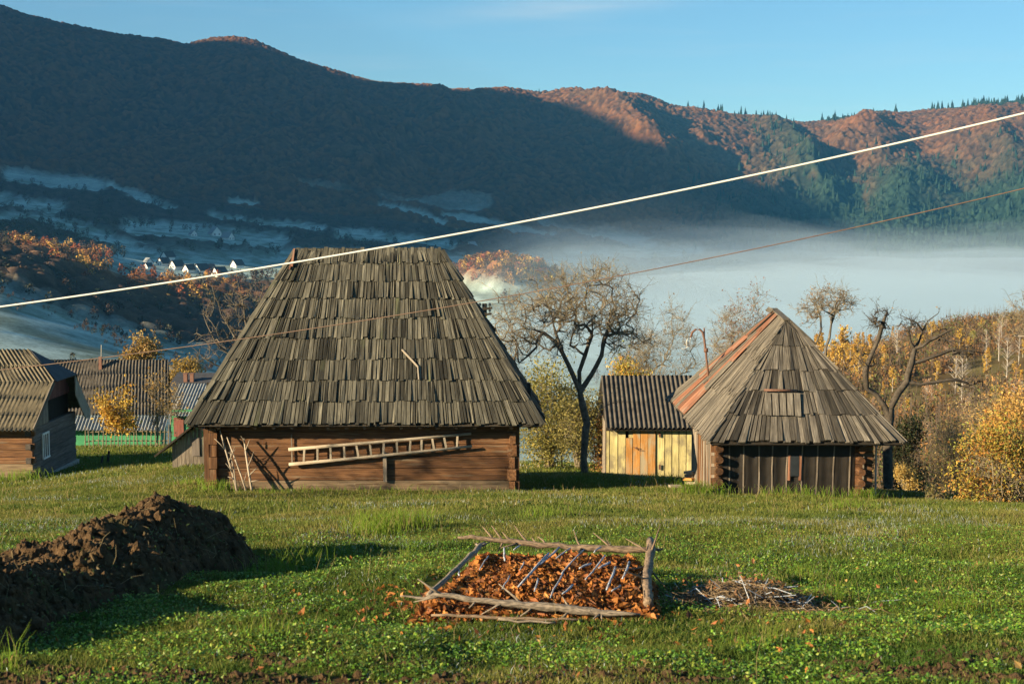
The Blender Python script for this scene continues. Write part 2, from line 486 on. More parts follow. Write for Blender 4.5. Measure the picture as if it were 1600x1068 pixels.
def gz(x, y, rough=True):
    x = np.asarray(x, float); y = np.asarray(y, float)
    sh = x.shape; x = x.ravel(); y = y.ravel()
    z = np.empty(len(x))
    for i in range(0, len(x), 40000):
        a, b = _wx(x[i:i + 40000], y[i:i + 40000]), _wy(y[i:i + 40000])
        z[i:i + 40000] = _tk((a[:, None] - _qx) ** 2 + (b[:, None] - _qy) ** 2) @ _w[:_n] + _w[_n] + _w[_n + 1] * a + _w[_n + 2] * b
    if rough:
        z = z + (1 - 0.7 * sstep(27, 40, y)) * 0.14 * (fbm(x / 0.9, y / 0.9, 3, 3) - 0.5) + (1 - 0.7 * sstep(27, 40, y)) * 0.26 * (fbm(x / 3.5, y / 3.5, 8, 2) - 0.5)
    return z.reshape(sh)

def G(x, y, dz=0.0):
    return np.array((x, y, float(gz(np.array([x]), np.array([y]))[0]) + dz))

# patches that are bare earth: the dug strip at the very front and round the heap of leaves
def bare(x, y):
    n = fbm(x / 0.55, y / 0.35, 31, 4)
    front = sstep(10.5, 9.3, y + 0.25 * np.sin(x * 1.3)) * sstep(0.32, 0.48, n)
    heap = np.exp(-(((x - 0.1) / 1.35) ** 2 + ((y - 12.9) / 1.35) ** 2) ** 2)
    heap2 = np.exp(-(((x - 2.1) / 1.0) ** 2 + ((y - 13.3) / 0.85) ** 2) ** 2)
    return np.clip(np.maximum(np.maximum(front, heap * sstep(0.25, 0.5, n + 0.12)), heap2 * sstep(0.3, 0.55, n)), 0, 1)

def near_ground():
    rows = np.concatenate([np.linspace(-4, 6, 14), np.exp(np.linspace(math.log(6.3), math.log(112), 300))])
    k = np.concatenate([np.linspace(-2.2, -0.62, 24), np.linspace(-0.60, 0.60, 300), np.linspace(0.62, 2.2, 24)])
    X = k[None, :] * np.maximum(rows, 7)[:, None]; Y = np.broadcast_to(rows[:, None], X.shape)
    Z = gz(X, Y)
    n = fbm(X / 1.6, Y / 1.6, 5, 4)[..., None]; n2 = fbm(X / 0.4, Y / 0.4, 6, 3)[..., None]
    c = np.array((0.070, 0.120, 0.016)) * (1 - n) + np.array((0.130, 0.150, 0.032)) * n
    c = c * (0.55 + 0.9 * n2)
    b = bare(X, Y)[..., None]
    c = c * (1 - b) + np.array((0.085, 0.052, 0.026)) * b * (0.6 + 0.8 * n2)
    m = MB(); m.grid(np.stack([X, Y, Z], -1), col=c)
    tag(m.build('ground', M_ground, smooth=True), kind='structure')
near_ground()

# ------------------------------------------------------------------ valley floor, foothills, mountains
UC = np.array([-900, -400, 0, 200, 400, 600, 800, 1000, 1200, 1300, 1400, 1600, 2000, 2600])
COLS = {
    -900: [(95, 680), (150, 590), (250, 360), (350, 210), (430, 165), (520, 180), (650, 320), (900, 345), (1200, 300), (1600, 200), (1900, 150)],  # unseen ground past the left edge, raised to shade the slope
    -400: [(95, 690), (150, 620), (250, 460), (350, 368), (430, 366), (520, 372), (650, 396), (900, 380), (1200, 330), (1600, 260), (1900, 215)],
    0: [(95, 712), (150, 650), (250, 525), (350, 452), (430, 468), (520, 440), (650, 402), (900, 385), (1200, 345), (1600, 310), (1900, 272)],
    200: [(95, 712), (150, 650), (250, 570), (350, 524), (430, 536), (550, 500), (700, 446), (900, 415), (1200, 382), (1600, 340), (1900, 302)],
    400: [(95, 730), (150, 690), (250, 620), (350, 585), (450, 590), (600, 545), (750, 478), (900, 436), (1200, 402), (1600, 362), (1900, 330)],
    600: [(95, 755), (150, 740), (250, 690), (400, 640), (600, 560), (800, 490), (1000, 440), (1300, 405), (1600, 378), (1900, 346)],
    800: [(95, 762), (150, 760), (300, 700), (500, 620), (700, 540), (900, 465), (1000, 438), (1200, 425), (1600, 398), (1900, 370)],
    1000: [(95, 770), (150, 765), (300, 715), (500, 640), (800, 530), (1200, 455), (1600, 420), (1900, 386)],
    1200: [(95, 775), (150, 760), (250, 660), (320, 625), (400, 640), (600, 620), (800, 560), (1200, 480), (1900, 402)],
    1300: [(95, 790), (120, 782), (150, 730), (250, 610), (330, 560), (420, 600), (600, 620), (900, 550), (1300, 470), (1900, 406)],
    1400: [(95, 800), (120, 792), (150, 715), (250, 590), (340, 520), (430, 570), (600, 630), (900, 560), (1300, 470), (1900, 410)],
    1600: [(95, 806), (120, 798), (150, 700), (250, 560), (340, 493), (430, 530), (600, 640), (900, 560), (1300, 470), (1900, 410)],
    2000: [(95, 810), (120, 800), (150, 680), (250, 520), (340, 450), (430, 480), (600, 600), (900, 540), (1300, 460), (1900, 405)],
    2600: [(95, 815), (120, 800), (150, 640), (250, 470), (340, 400), (430, 420), (600, 500), (900, 500), (1300, 450), (1900, 400)],
}
LG = np.linspace(math.log(95), math.log(1900), 240)
TAB = np.array([np.interp(LG, np.log([a for a, _ in COLS[int(u)]]), [b for _, b in COLS[int(u)]]) for u in UC])
_ker = np.exp(-np.linspace(-2, 2, 13) ** 2); _ker /= _ker.sum()
TAB = np.array([np.convolve(np.pad(t, 6, mode='edge'), _ker, 'valid') for t in TAB])
UF = np.arange(-900, 2601, 20.0)
TABF = np.array([np.interp(UF, UC, TAB[:, j]) for j in range(len(LG))]).T
_ku = np.exp(-np.linspace(-2, 2, 9) ** 2); _ku /= _ku.sum()
TABF = np.array([np.convolve(np.pad(TABF[:, j], 4, mode='edge'), _ku, 'valid') for j in range(len(LG))]).T

def knoll(x, y):
    return 13 * np.exp(-(((x + 2) / 40) ** 2 + ((y - 1000) / 60) ** 2) ** 2.2)

def valley_z(x, y):
    x = np.asarray(x, float); y = np.asarray(y, float)
    u = np.clip(800 + x / y * FPX, -900, 2600); l = np.clip(np.log(y), LG[0], LG[-1])
    fi = (u + 900) / 20; fj = (l - LG[0]) / (LG[1] - LG[0])
    i = np.clip(np.floor(fi).astype(int), 0, len(UF) - 2); j = np.clip(np.floor(fj).astype(int), 0, len(LG) - 2)
    a = fi - i; b = fj - j
    v = (TABF[i, j] * (1 - a) + TABF[i + 1, j] * a) * (1 - b) + (TABF[i, j + 1] * (1 - a) + TABF[i + 1, j + 1] * a) * b
    z = zv(v, y) + knoll(x, y)
    am = sstep(120, 500, y)
    z = z + am * (9 * (fbm(x / 90, y / 130, 21, 3) - 0.5) + 3 * (fbm(x / 25, y / 35, 22, 2) - 0.5)) * (1 - np.exp(-((y - 1900) / 150) ** 2))
    return z

CREST = np.array([(-900, -230), (-400, -120), (-150, -35), (0, 8), (60, 28), (130, 43), (200, 57), (300, 73), (340, 63), (370, 60), (400, 64), (450, 86), (480, 99), (560, 122), (640, 133), (700, 139), (790, 143),
                  (840, 151), (900, 147), (1000, 150), (1045, 168), (1130, 181), (1200, 189), (1250, 196), (1300, 189), (1400, 179), (1500, 170), (1560, 163), (1600, 161), (1800, 150), (2600, 120)], float)
D0, D1 = 1900.0, 3200.0

def mountain_z(x, y):
    x = np.asarray(x, float); y = np.asarray(y, float)
    u = 800 + x / y * FPX
    vc = np.interp(u, CREST[:, 0], CREST[:, 1]); vf = np.interp(u, UF, TABF[:, -1])
    t = np.clip((y - D0) / (D1 - D0), 0, 1)
    zc = zv(vc, D1); zf = zv(vf, D0)
    zz = zf + (zc - zf) * (0.25 * t + 0.75 * t * t * (3 - 2 * t))
    q = (x + 0.55 * (D1 - y))
    wob = 60 * (fbm(x / 350, y / 350, 56, 2) - 0.5)
    sp = 1.25 * np.abs(vnoise((q + wob) / 210 + 3.3, y / 3000, 51) - 0.5) * 2 + 0.45 * np.abs(vnoise((q + wob) / 85, y / 1800, 52) - 0.5) * 2
    amp = np.sin(math.pi * np.clip(t, 0, 1) ** 0.75) * (62 - 34 * sstep(700, 1000, u))
    zz = zz - amp * (sp - 0.55)
    for ut, ub, tb, A_, w in ((850, 1045, .42, 46, 75), (1178, 1264, .50, 44, 46), (1310, 1400, .40, 44, 88), (1510, 1590, .36, 46, 110), (1660, 1740, .4, 50, 80), (420, 560, .3, 30, 90), (620, 760, .4, 30, 80)):
        ur = ut + (ub - ut) * (1 - t) / (1 - tb) + 40 * (fbm(y / 160 + ut, y / 400, 57, 3) - 0.5)
        zz = zz + 0.8 * A_ * (np.clip(1 - np.abs(u - ur) / w, 0, 1) + .14 * (fbm(x / 60, y / 80, 58, 3) - .5)) * sstep(1.0, 0.62, t) * sstep(tb - .25, tb + .05, t)
    zz = zz + 22 * (fbm(x / 160, y / 200, 55, 3) - 0.5) * np.sin(math.pi * t)
    return np.where(y > D1, zc - (y - D1) * 0.5, zz)

def v_of(y, z):
    return 534 - (z * CT + y * ST) / (y * CT - z * ST) * FPX
# clearings of the foothills, measured in the photograph: (u0, v0, u1, v1, half width)
MEADOWS = [(30, 276, 150, 294, 12), (0, 318, 85, 330, 11), (0, 345, 75, 347, 8), (78, 348, 160, 372, 11), (160, 376, 238, 398, 6), (60, 384, 215, 402, 6), (215, 360, 430, 378, 13), (178, 291, 268, 330, 6), (370, 316, 395, 320, 6),
           (337, 338, 500, 362, 6), (212, 416, 445, 420, 27), (480, 285, 560, 300, 5), (600, 322, 690, 347, 5), (620, 300, 740, 318, 14), (540, 370, 700, 385, 9), (700, 335, 860, 370, 5), (860, 345, 1010, 385, 10), (640, 410, 900, 412, 12), (440, 400, 640, 410, 10), (900, 400, 1080, 395, 10)]
def forest_mask(x, y):
    """woods of the foothills (1 = closed wood)"""
    x = np.asarray(x, float); y = np.asarray(y, float)
    u = 800 + x / y * FPX
    z = np.where(y < 1900, valley_z(x, np.minimum(y, 1900)) if np.any(y < 1900) else 0.0, mountain_z(x, np.maximum(y, D0)) if np.any(y >= 1900) else 0.0)
    v = v_of(y, z) + 14 * (fbm(x / 45, y / 60, 41, 4) - 0.5)
    m = np.ones(u.shape)
    for u0, v0, u1, v1, r in MEADOWS:
        t = np.clip(((u - u0) * (u1 - u0) + (v - v0) * (v1 - v0)) / ((u1 - u0) ** 2 + (v1 - v0) ** 2), 0, 1)
        dd = np.hypot((u - u0 - t * (u1 - u0)) * 0.5, v - v0 - t * (v1 - v0))
        m = np.minimum(m, sstep(0.5 * r, 1.3 * r, dd))
    m = m * sstep(450, 500, y) * np.maximum(sstep(700, 560, u), sstep(1100, 1180, y))
    m = np.maximum(m, sstep(2, 8, knoll(x, y)))
    return m

def hills():
    u = np.arange(-900, 2601, 6.0)
    d = np.exp(np.linspace(math.log(100), math.log(1901.5), 330))
    X = (u[None] - 800) / FPX * d[:, None]; Y = np.broadcast_to(d[:, None], X.shape).copy()
    Z = valley_z(X, Y); Z = np.where(Y < 118, Z - 1.2 * (118 - Y) / 18, Z)
    U = np.broadcast_to(u[None], X.shape)
    f = forest_mask(X, Y)
    e, r = cells(X, Y, 9.0, 61)
    Z = Z + np.where(Y > 450, f * 6.5 * np.sqrt(np.clip(1 - (e / 7.0) ** 2, 0, 1)) * (0.6 + 0.6 * r), 0)
    n = fbm(X / 60, Y / 90, 62, 4)[..., None]; n2 = fbm(X / 9, Y / 11, 63, 4)[..., None]
    fro = np.array((0.36, 0.45, 0.41)); gr = np.array((0.115, 0.135, 0.085))
    c = gr + (fro - gr) * (0.25 + 0.75 * sstep(0.36, 0.64, n * 0.4 + n2 * 0.6))
    wood_c = np.array((0.062, 0.042, 0.030)) * (0.6 + 0.9 * r[..., None])
    orange = np.exp(-(((U - 190) / 190) ** 2 + ((Y - 770) / 130) ** 2) ** 2) + np.exp(-((X / 60) ** 2 + ((Y - 990) / 60) ** 2) ** 2)
    orange = np.clip(orange, 0, 1)[..., None]
    wood_c = wood_c * (1 - orange) + np.array((0.17, 0.075, 0.03)) * (0.5 + 0.9 * r[..., None]) * orange
    c = c * (1 - f[..., None]) + wood_c * f[..., None]
    rh = (sstep(1150, 1260, U) * sstep(440, 400, Y))[..., None]
    sc_ = np.array((0.105, 0.062, 0.034)) * (1 - n2) + np.array((0.15, 0.135, 0.052)) * n2
    sc_ = sc_ * (0.5 + 1.0 * n)
    c = c * (1 - rh) + sc_ * rh
    m = MB(); m.grid(np.stack([X, Y, Z], -1), col=c)
    tag(m.build('hills', M_hill, smooth=True), kind='structure')
hills()

def conifer_mask(x, y):
    u = 800 + x / y * FPX
    t = (y - D0) / (D1 - D0)
    n = fbm(x / 130, y / 260, 71, 4)
    low = sstep(1020, 1250, u) * sstep(0.62, 0.30, t + 0.5 * (n - 0.5))
    return np.clip(np.maximum(low, sstep(1100, 1300, u) * sstep(0.52, 0.58, n)), 0, 1)

def mountains():
    u = np.concatenate([np.arange(-900, -60, 14.0), np.arange(-60, 1660, 2.1), np.arange(1660, 2600, 14.0)])
    d = np.concatenate([np.arange(1900, 3205, 3.8), np.arange(3210, 3700, 40)])
    X = (u[None] - 800) / FPX * d[:, None]; Y = np.broadcast_to(d[:, None], X.shape).copy()
    Z = mountain_z(X, Y)
    U = np.broadcast_to(u[None], X.shape)
    e, r = cells(X, Y, 8.5, 65); e2, r2 = cells(X, Y, 26.0, 66)
    t = np.clip((Y - D0) / (D1 - D0), 0, 1)
    mead = np.exp(-(((U - 600) / 30) ** 2 + ((t - 1) / 0.05) ** 2) ** 2) + np.exp(-(((U - 730) / 45) ** 2 + ((t - 1) / 0.05) ** 2) ** 2)
    lowm = forest_mask(X, Y); lowm = np.maximum(lowm, sstep(0.05, 0.22, t + 0.14 * (fbm(X / 90, Y / 120, 67, 3) - 0.5)))
    f = lowm * np.clip(1 - mead, 0, 1)
    cm = conifer_mask(X, Y)
    Z = Z + f * ((2.2 + 7.5 * fbm(X / 45, Y / 60, 64, 3)) * np.sqrt(np.clip(1 - (e / 6.4) ** 2, 0, 1)) * (0.25 + 1.1 * r)) * sstep(0.0, 0.04, t + 0.02)
    br = np.array((0.078, 0.045, 0.024)); orr = np.array((0.125, 0.052, 0.020)); cn = np.array((0.018, 0.034, 0.023))
    pt = sstep(.35, .65, fbm(X / 70, Y / 110, 69, 4))[..., None]
    c = br * (1 - pt) + np.array((0.104, 0.051, 0.022)) * pt; c = c + (orr - c) * r2[..., None] * r[..., None]
    c = c * (0.55 + 0.8 * r[..., None])
    c = c * (1 - cm[..., None]) + cn * cm[..., None] * (0.6 + 0.8 * r[..., None])
    fro = np.array((0.30, 0.37, 0.33)) * (0.7 + 0.5 * fbm(X / 40, Y / 60, 68, 3)[..., None])
    fro = np.where(t[..., None] > 0.9, np.array((0.26, 0.20, 0.10)), fro)
    c = c * f[..., None] + fro * (1 - f[..., None])
    m = MB(); m.grid(np.stack([X, Y, Z], -1), col=c)
    tag(m.build('mountains', M_hill, smooth=True), kind='structure')
mountains()

def flank():
    """the valley's left side, which carries the mountain on out of the picture and keeps the valley in shade"""
    RL = np.array([(-4600, 4300, 825), (-3400, 3150, 980), (-2750, 2450, 1015), (-2600, 2000, 1095), (-2550, 1740, 1150), (-2500, 1440, 1155), (-2500, 1140, 1115), (-2480, 740, 1060), (-2480, 390, 985), (-2480, 90, 870), (-2480, -210, 670), (-2550, -510, 387), (-2600, -860, 105)], float)
    X, Y = np.meshgrid(np.arange(-5200, -1250, 40.0), np.arange(-1900, 4300, 40.0))
    Zb = np.full(X.shape, -1e9)
    for a, b in zip(RL[:-1], RL[1:]):
        ab = b[:2] - a[:2]
        t = np.clip(((X - a[0]) * ab[0] + (Y - a[1]) * ab[1]) / (ab @ ab), 0, 1)
        dd = np.hypot(X - a[0] - t * ab[0], Y - a[1] - t * ab[1])
        Zb = np.maximum(Zb, a[2] + t * (b[2] - a[2]) - dd * 0.78)
    Z = np.maximum(Zb + 40 * (fbm(X / 200, Y / 200, 81, 4) - 0.5), -170)
    c = np.array((0.085, 0.05, 0.032)) * (0.6 + 0.8 * fbm(X / 60, Y / 60, 82, 3))[..., None]
    m = MB(); m.grid(np.stack([X, Y, Z], -1), col=c)
    tag(m.build('mountain_flank', M_hill, smooth=True), kind='structure')
flank()

def hit(u, v, dmin=120, dmax=1890):
    """where the line of sight to (u, v) meets the valley"""
    d = np.exp(np.linspace(math.log(dmin), math.log(dmax), 3000))
    x = (u - 800) / FPX * d
    s = np.where(valley_z(x, d) >= zv(v, d))[0]
    k = s[0] if len(s) else len(d) - 1
    return np.array((x[k], d[k], valley_z(x[k:k + 1], d[k:k + 1])[0]))

# woods: small far trees, nobody could count them
def far_trees():
    m = MB()
    N = 9000
    d = np.sqrt(rng.uniform(450 ** 2, 1880 ** 2, N)); u = rng.uniform(-100, 1150, N)
    x = (u - 800) / FPX * d
    f = forest_mask(x, d)
    keep = rng.random(N) < f * (0.25 + 0.75 * (d < 1100)); x, d, u = x[keep], d[keep], u[keep]
    # loose single trees and hedges over the open slopes
    N2 = 1500
    d2 = np.sqrt(rng.uniform(430 ** 2, 1880 ** 2, N2)); u2 = rng.uniform(-100, 1100, N2); x2 = (u2 - 800) / FPX * d2
    k2 = (fbm(x2 / 50, d2 / 80, 91, 3) > 0.56) & ~((u2 > 205) & (u2 < 450) & (d2 > 780) & (d2 < 1080))
    x = np.concatenate([x, x2[k2]]); d = np.concatenate([d, d2[k2]]); u = np.concatenate([u, u2[k2]])
    xk = rng.normal(-2, 22, 420); dk = rng.normal(985, 30, 420); kk = (knoll(xk, dk) > 4) & (dk < 1010); xk, dk = xk[kk], dk[kk]
    x = np.concatenate([x, xk]); d = np.concatenate([d, dk]); u = np.concatenate([u, 800 + xk / dk * FPX])
    N3 = 1500
    d3 = np.sqrt(rng.uniform(190 ** 2, 440 ** 2, N3)); u3 = rng.uniform(-100, 480, N3); x3 = (u3 - 800) / FPX * d3
    k3 = fbm(x3 / 22, d3 / 40, 93, 3) > 0.47
    x = np.concatenate([x, x3[k3]]); d = np.concatenate([d, d3[k3]]); u = np.concatenate([u, u3[k3]])
    z = valley_z(x, d); n = len(x)
    h = rng.uniform(5, 11, n) * np.where(d < 460, rng.uniform(.08, .26, n), np.where(d < 650, 0.75, 1.0))
    big = (np.exp(-(((u - 190) / 200) ** 2 + ((d - 770) / 140) ** 2) ** 2) + np.exp(-((x / 60) ** 2 + ((d - 990) / 70) ** 2) ** 2)) > 0.35
    base = np.where(rng.random(n)[:, None] < 0.6, np.array((0.075, 0.05, 0.035)), np.array((0.055, 0.055, 0.035)))
    oc = np.array([(0.36, 0.19, 0.05), (0.25, 0.075, 0.03), (0.42, 0.26, 0.07), (0.20, 0.09, 0.04)])[rng.integers(0, 4, n)]
    base = np.where((big & (rng.random(n) < 0.8))[:, None], oc, base) * rng.uniform(0.7, 1.25, (n, 1))
    K = 64
    q = rng.normal(size=(n, K, 3)); q = q / np.linalg.norm(q, axis=2, keepdims=True) * rng.uniform(0.25, 1, (n, K, 1)) ** 0.5
    w = h * rng.uniform(0.20, 0.34, n)
    C = np.stack([x, d, z + h * 0.6], -1)[:, None] + q * np.stack([w, w, h * 0.42], -1)[:, None]
    C = C.reshape(-1, 3); k = len(C)
    s = np.repeat(h, K) * 0.066
    a = nrm(rng.normal(size=(k, 3))); b = nrm(np.cross(a, rng.normal(size=(k, 3))))
    m.quads(C, a * s[:, None], b * s[:, None], np.repeat(base, K, 0) * rng.uniform(0.6, 1.3, (k, 1)))
    B = np.stack([x, d, z - 1], -1)
    PT = np.stack([B, B + np.stack([0 * h, 0 * h, h * 0.9], -1)], 1)
    m.tubes(PT, np.stack([h * 0.022, h * 0.008], 1), 3, col=(0.16, 0.13, 0.10))
    tag(m.build('far_woods', M_far), kind='stuff')
far_trees()

def conifers():
    m = MB()
    N = 2600
    d = rng.uniform(D0 + 60, D1 - 10, N); u = rng.uniform(1000, 1750, N); x = (u - 800) / FPX * d
    k = rng.random(N) < conifer_mask(x, d); x, d = x[k], d[k]
    uc = np.concatenate([rng.uniform(1060, 1250, 14), rng.choice([1130, 1162, 1195, 1228, 1262, 1300, 1335, 1360, 1400, 1420, 1455, 1490], 40) + rng.normal(0, 9, 40), rng.normal(1560, 60, 70), np.array([838, 842, 1095, 1155, 1163, 1190])])
    dc = rng.uniform(D1 - 25, D1 + 4, len(uc)); xc = (uc - 800) / FPX * dc
    hh = np.concatenate([rng.uniform(11, 20, len(x)), rng.uniform(6, 30, len(uc)) * rng.uniform(.7, 1, len(uc))])
    x = np.concatenate([x, xc]); d = np.concatenate([d, dc])
    z = mountain_z(x, d)
    n = len(x)
    t = np.linspace(0, 1, 6)
    prof = np.array([0.9, 1.0, 0.72, 0.50, 0.26, 0.02])
    B = np.stack([x, d, z], -1)
    PT = B[:, None] + np.stack([np.zeros((n, 6)), np.zeros((n, 6)), hh[:, None] * t], -1)
    col = np.repeat(np.array((0.020, 0.038, 0.024)) * rng.uniform(0.6, 1.4, (n, 1)), 6 * 6, 0)
    m.tubes(PT, hh[:, None] * prof * rng.uniform(0.14, 0.2, (n, 1)), 6, col=col, jit=0.6)
    tag(m.build('conifer_forest', M_far), kind='stuff')
conifers()

# ------------------------------------------------------------------ mist in the valley, haze in the air
def volume_mat(name, col, dens, aniso=0.2):
    m = bpy.data.materials.new(name); m.use_nodes = True
    nt = m.node_tree; nt.nodes.clear()
    o = nt.nodes.new('ShaderNodeOutputMaterial'); v = nt.nodes.new('ShaderNodeVolumePrincipled')
    v.inputs['Color'].default_value = (*col, 1); v.inputs['Density'].default_value = dens; v.inputs['Anisotropy'].default_value = aniso
    nt.links.new(v.outputs['Volume'], o.inputs['Volume'])
    return m

def fog_sheet(name, x0, x1, y0, y1, top, bottom, mat, step=22):
    xs = np.arange(x0, x1 + 1, step); ys = np.arange(y0, y1 + 1, step)
    X, Y = np.meshgrid(xs, ys)
    T = np.maximum(top(X, Y), bottom + 0.5)
    r, c = X.shape
    top_ = np.stack([X, Y, T], -1); bot = np.stack([X, Y, np.full_like(X, bottom)], -1)
    m = MB(); m.add(np.concatenate([top_.reshape(-1, 3), bot.reshape(-1, 3)]), [])
    i = np.arange(r * c).reshape(r, c); j = i + r * c
    q = lambda A: np.stack([A[:-1, :-1], A[:-1, 1:], A[1:, 1:], A[1:, :-1]], -1).reshape(-1, 4)
    fs = [q(i), q(j)[:, ::-1]]
    for a, b in ((i[0], j[0]), (i[-1][::-1], j[-1][::-1]), (i[:, 0][::-1], j[:, 0][::-1]), (i[:, -1], j[:, -1])):
        fs.append(np.stack([b[:-1], b[1:], a[1:], a[:-1]], -1))
    m.F = [(f, 0) for f in fs]
    return tag(m.build(name, mat, smooth=True), kind='stuff')

def edge(X, Y, x0, x1, y0, y1, w):
    return sstep(x0, x0 + w, X) * sstep(x1, x1 - w, X) * sstep(y0, y0 + w, Y) * sstep(y1, y1 - w, Y)

FOGCOL = (0.62, 0.77, 0.88)
_E = lambda X, Y: 1 - edge(X, Y, -420, 1500, 400, 2300, 180)
_LEFT = lambda X: sstep(60, -120, X)
fog_sheet('valley_fog', -420, 1500, 400, 2300,
          lambda X, Y: -46 + 26 * (fbm(X / 150, Y / 300, 101, 4) - 0.5) - 14 * _LEFT(X) - 50 * _E(X, Y),
          -170, volume_mat('valley_fog_air', FOGCOL, 0.006))
fog_sheet('thin_fog', -420, 1500, 400, 2300,
          lambda X, Y: -30 + 44 * (fbm(X / 170, Y / 260, 105, 4) - 0.5) - 26 * _LEFT(X) - 60 * _E(X, Y),
          -168, volume_mat('thin_fog_air', FOGCOL, 0.0010))
fog_sheet('mist_veil', -420, 1500, 400, 2300,
          lambda X, Y: -14 + 84 * (fbm(X / 260, Y / 150, 109, 4) - 0.5) - 48 * _LEFT(X) - 70 * _E(X, Y),
          -166, volume_mat('mist_veil_air', FOGCOL, 0.00055))
def haze():
    m = MB(); m.box((-5250, -2000, -200), (3200, 4350, 1240))
    tag(m.build('haze', volume_mat('haze_air', (0.10, 0.40, 0.80), 0.000065, 0.0)), kind='stuff')
haze()

# ------------------------------------------------------------------ building helpers
def rr(a, b): return random.uniform(a, b)

def shakes(mb, A, B, C, D, ts, w, th=0.022, lift=0.03, over=0.35, rag=0.03, fan=2.0, wjit=0.35, dark=0.0, xm=None):
    """rows of split shakes on the roof face with eave A-B and ridge D-C"""
    A, B, C, D = [np.asarray(q, float) for q in (A, B, C, D)]
    ex = (B - A) / np.linalg.norm(B - A)
    n = np.cross(ex, (D + C) / 2 - (A + B) / 2); n /= np.linalg.norm(n)
    if xm is None: xm = ((D + C) / 2 - A) @ ex
    up = ((D + C) / 2 - A); up = up - ex * (up @ ex)
    la, lb = lambda t: ((D - A) @ ex) * t, lambda t: (B - A) @ ex + ((C - B) @ ex) * t
    for i in range(len(ts) - 1):
        t0, t1 = ts[i], ts[i + 1]
        t2 = min(1.0, t1 + (t1 - t0) * over) if i < len(ts) - 2 else t1
        L0, R0, L1, R1 = la(t0), lb(t0), la(t2), lb(t2)
        x = L0
        rowtone = rr(-0.08, 0.08)
        while x < R0 - w * 0.3:
            pw = w * rr(1 - wjit, 1 + wjit)
            xe = min(x + pw, R0)
            if R0 - xe < w * 0.4: xe = R0
            def top(q):
                if q <= xm:
                    hb, ht = xm - L0, xm - L1; s = (xm - q) / max(hb, 1e-6)
                    return q + (hb - ht) * s ** fan
                hb, ht = R0 - xm, R1 - xm; s = (q - xm) / max(hb, 1e-6)
                return q - (hb - ht) * s ** fan
            g = 0.004 + rr(0, 0.010)
            j = rr(-rag, rag) / max(np.linalg.norm(up), 1e-6)
            a0, a1 = A + ex * (x + g) + up * (t0 + j), A + ex * (xe - g) + up * (t0 + j + rr(-0.3, 0.3) * abs(j))
            b0, b1 = A + ex * (top(x) + g) + up * t2, A + ex * (top(xe) - g) + up * t2
            l = lift * rr(0.7, 1.5) + (rr(0.01, 0.05) if random.random() < 0.14 else 0)
            hL, hR = th * rr(0.2, 1.9), th * rr(0.2, 1.9)
            o = rr(0, 60); ln = np.linalg.norm(b0 - a0); W = xe - x
            p = [a0 + n * (l - th), a1 + n * (l - th), b1 - n * 0.01, b0 - n * 0.01, a0 + n * (l + hL), a1 + n * (l + hR), b1 + n * (0.004 + hL * .4), b0 + n * (0.004 + hR * .4)]
            gc = [(o, o, o), (o + W, o, o), (o + W, o, o + ln), (o, o, o + ln), (o, o + th, o), (o + W, o + th, o), (o + W, o + th, o + ln), (o, o + th, o + ln)]
            mb.hexa(p, min(1, max(0, (rr(0.15, 0.85) if random.random() > .12 else random.choice((0.0, .05, 1.0))) + rowtone - dark)), gc)
            x = xe

def face(mb, pts, th=0.03):
    """a roof or wall slab: polygon with real thickness (pushed inwards)"""
    pts = [np.asarray(p, float) for p in pts]
    n = np.cross(pts[1] - pts[0], pts[-1] - pts[0]); n /= np.linalg.norm(n)
    k = len(pts)
    V = pts + [p - n * th for p in pts]
    fs = [[list(range(k))], [list(range(2 * k - 1, k - 1, -1))], [[(i + 1) % k, i, i + k, (i + 1) % k + k] for i in range(k)]]
    o = rr(0, 30)
    ex = (pts[1] - pts[0]) / np.linalg.norm(pts[1] - pts[0]); ey = np.cross(n, ex)
    gc = [((p - pts[0]) @ ex + o, (p - pts[0]) @ n + o, (p - pts[0]) @ ey + o) for p in V]
    mb.add(V, fs, random.random(), gc)

def corr(mb, A, B, C, D, pitch=0.15, amp=0.03, rows=4, xl=None, xr=None):
    """corrugated sheets: eave A-B, ridge D-C, waves run up the slope; xl/xr(t) trim the sides"""
    A, B, C, D = [np.asarray(q, float) for q in (A, B, C, D)]
    ex = (B - A) / np.linalg.norm(B - A); up = (D - A) - ex * ((D - A) @ ex)
    n = np.cross(ex, up); n /= np.linalg.norm(n)
    W = np.linalg.norm(B - A)
    N = int(W / pitch * 8)
    for i in range(rows):
        t = np.array((max(0, i / rows - 0.02), (i + 1) / rows))
        xs0 = np.array([(xl(q) if xl else 0.0) for q in t]); xs1 = np.array([(xr(q) if xr else W) for q in t])
        s = np.linspace(0, 1, N)
        X = xs0[:, None] + (xs1 - xs0)[:, None] * s[None]
        wv = amp * np.sin(X / pitch * 2 * math.pi + 0.02 * i)
        off = np.array((0.022, 0.004))[:, None] + wv
        ta = np.broadcast_to((t + np.array((rr(-.004, .004), 0)))[:, None], X.shape)
        V = A + ex * X[..., None] + up * ta[..., None] + n * off[..., None]
        V2 = V - n * 0.008
        mb.grid(V, rr(0, 1)); mb.grid(V2, rr(0, 1), flip=True)
        m2 = [V[0], V2[0]]; mb.grid(np.stack([V2[0], V[0]]), 0.5)

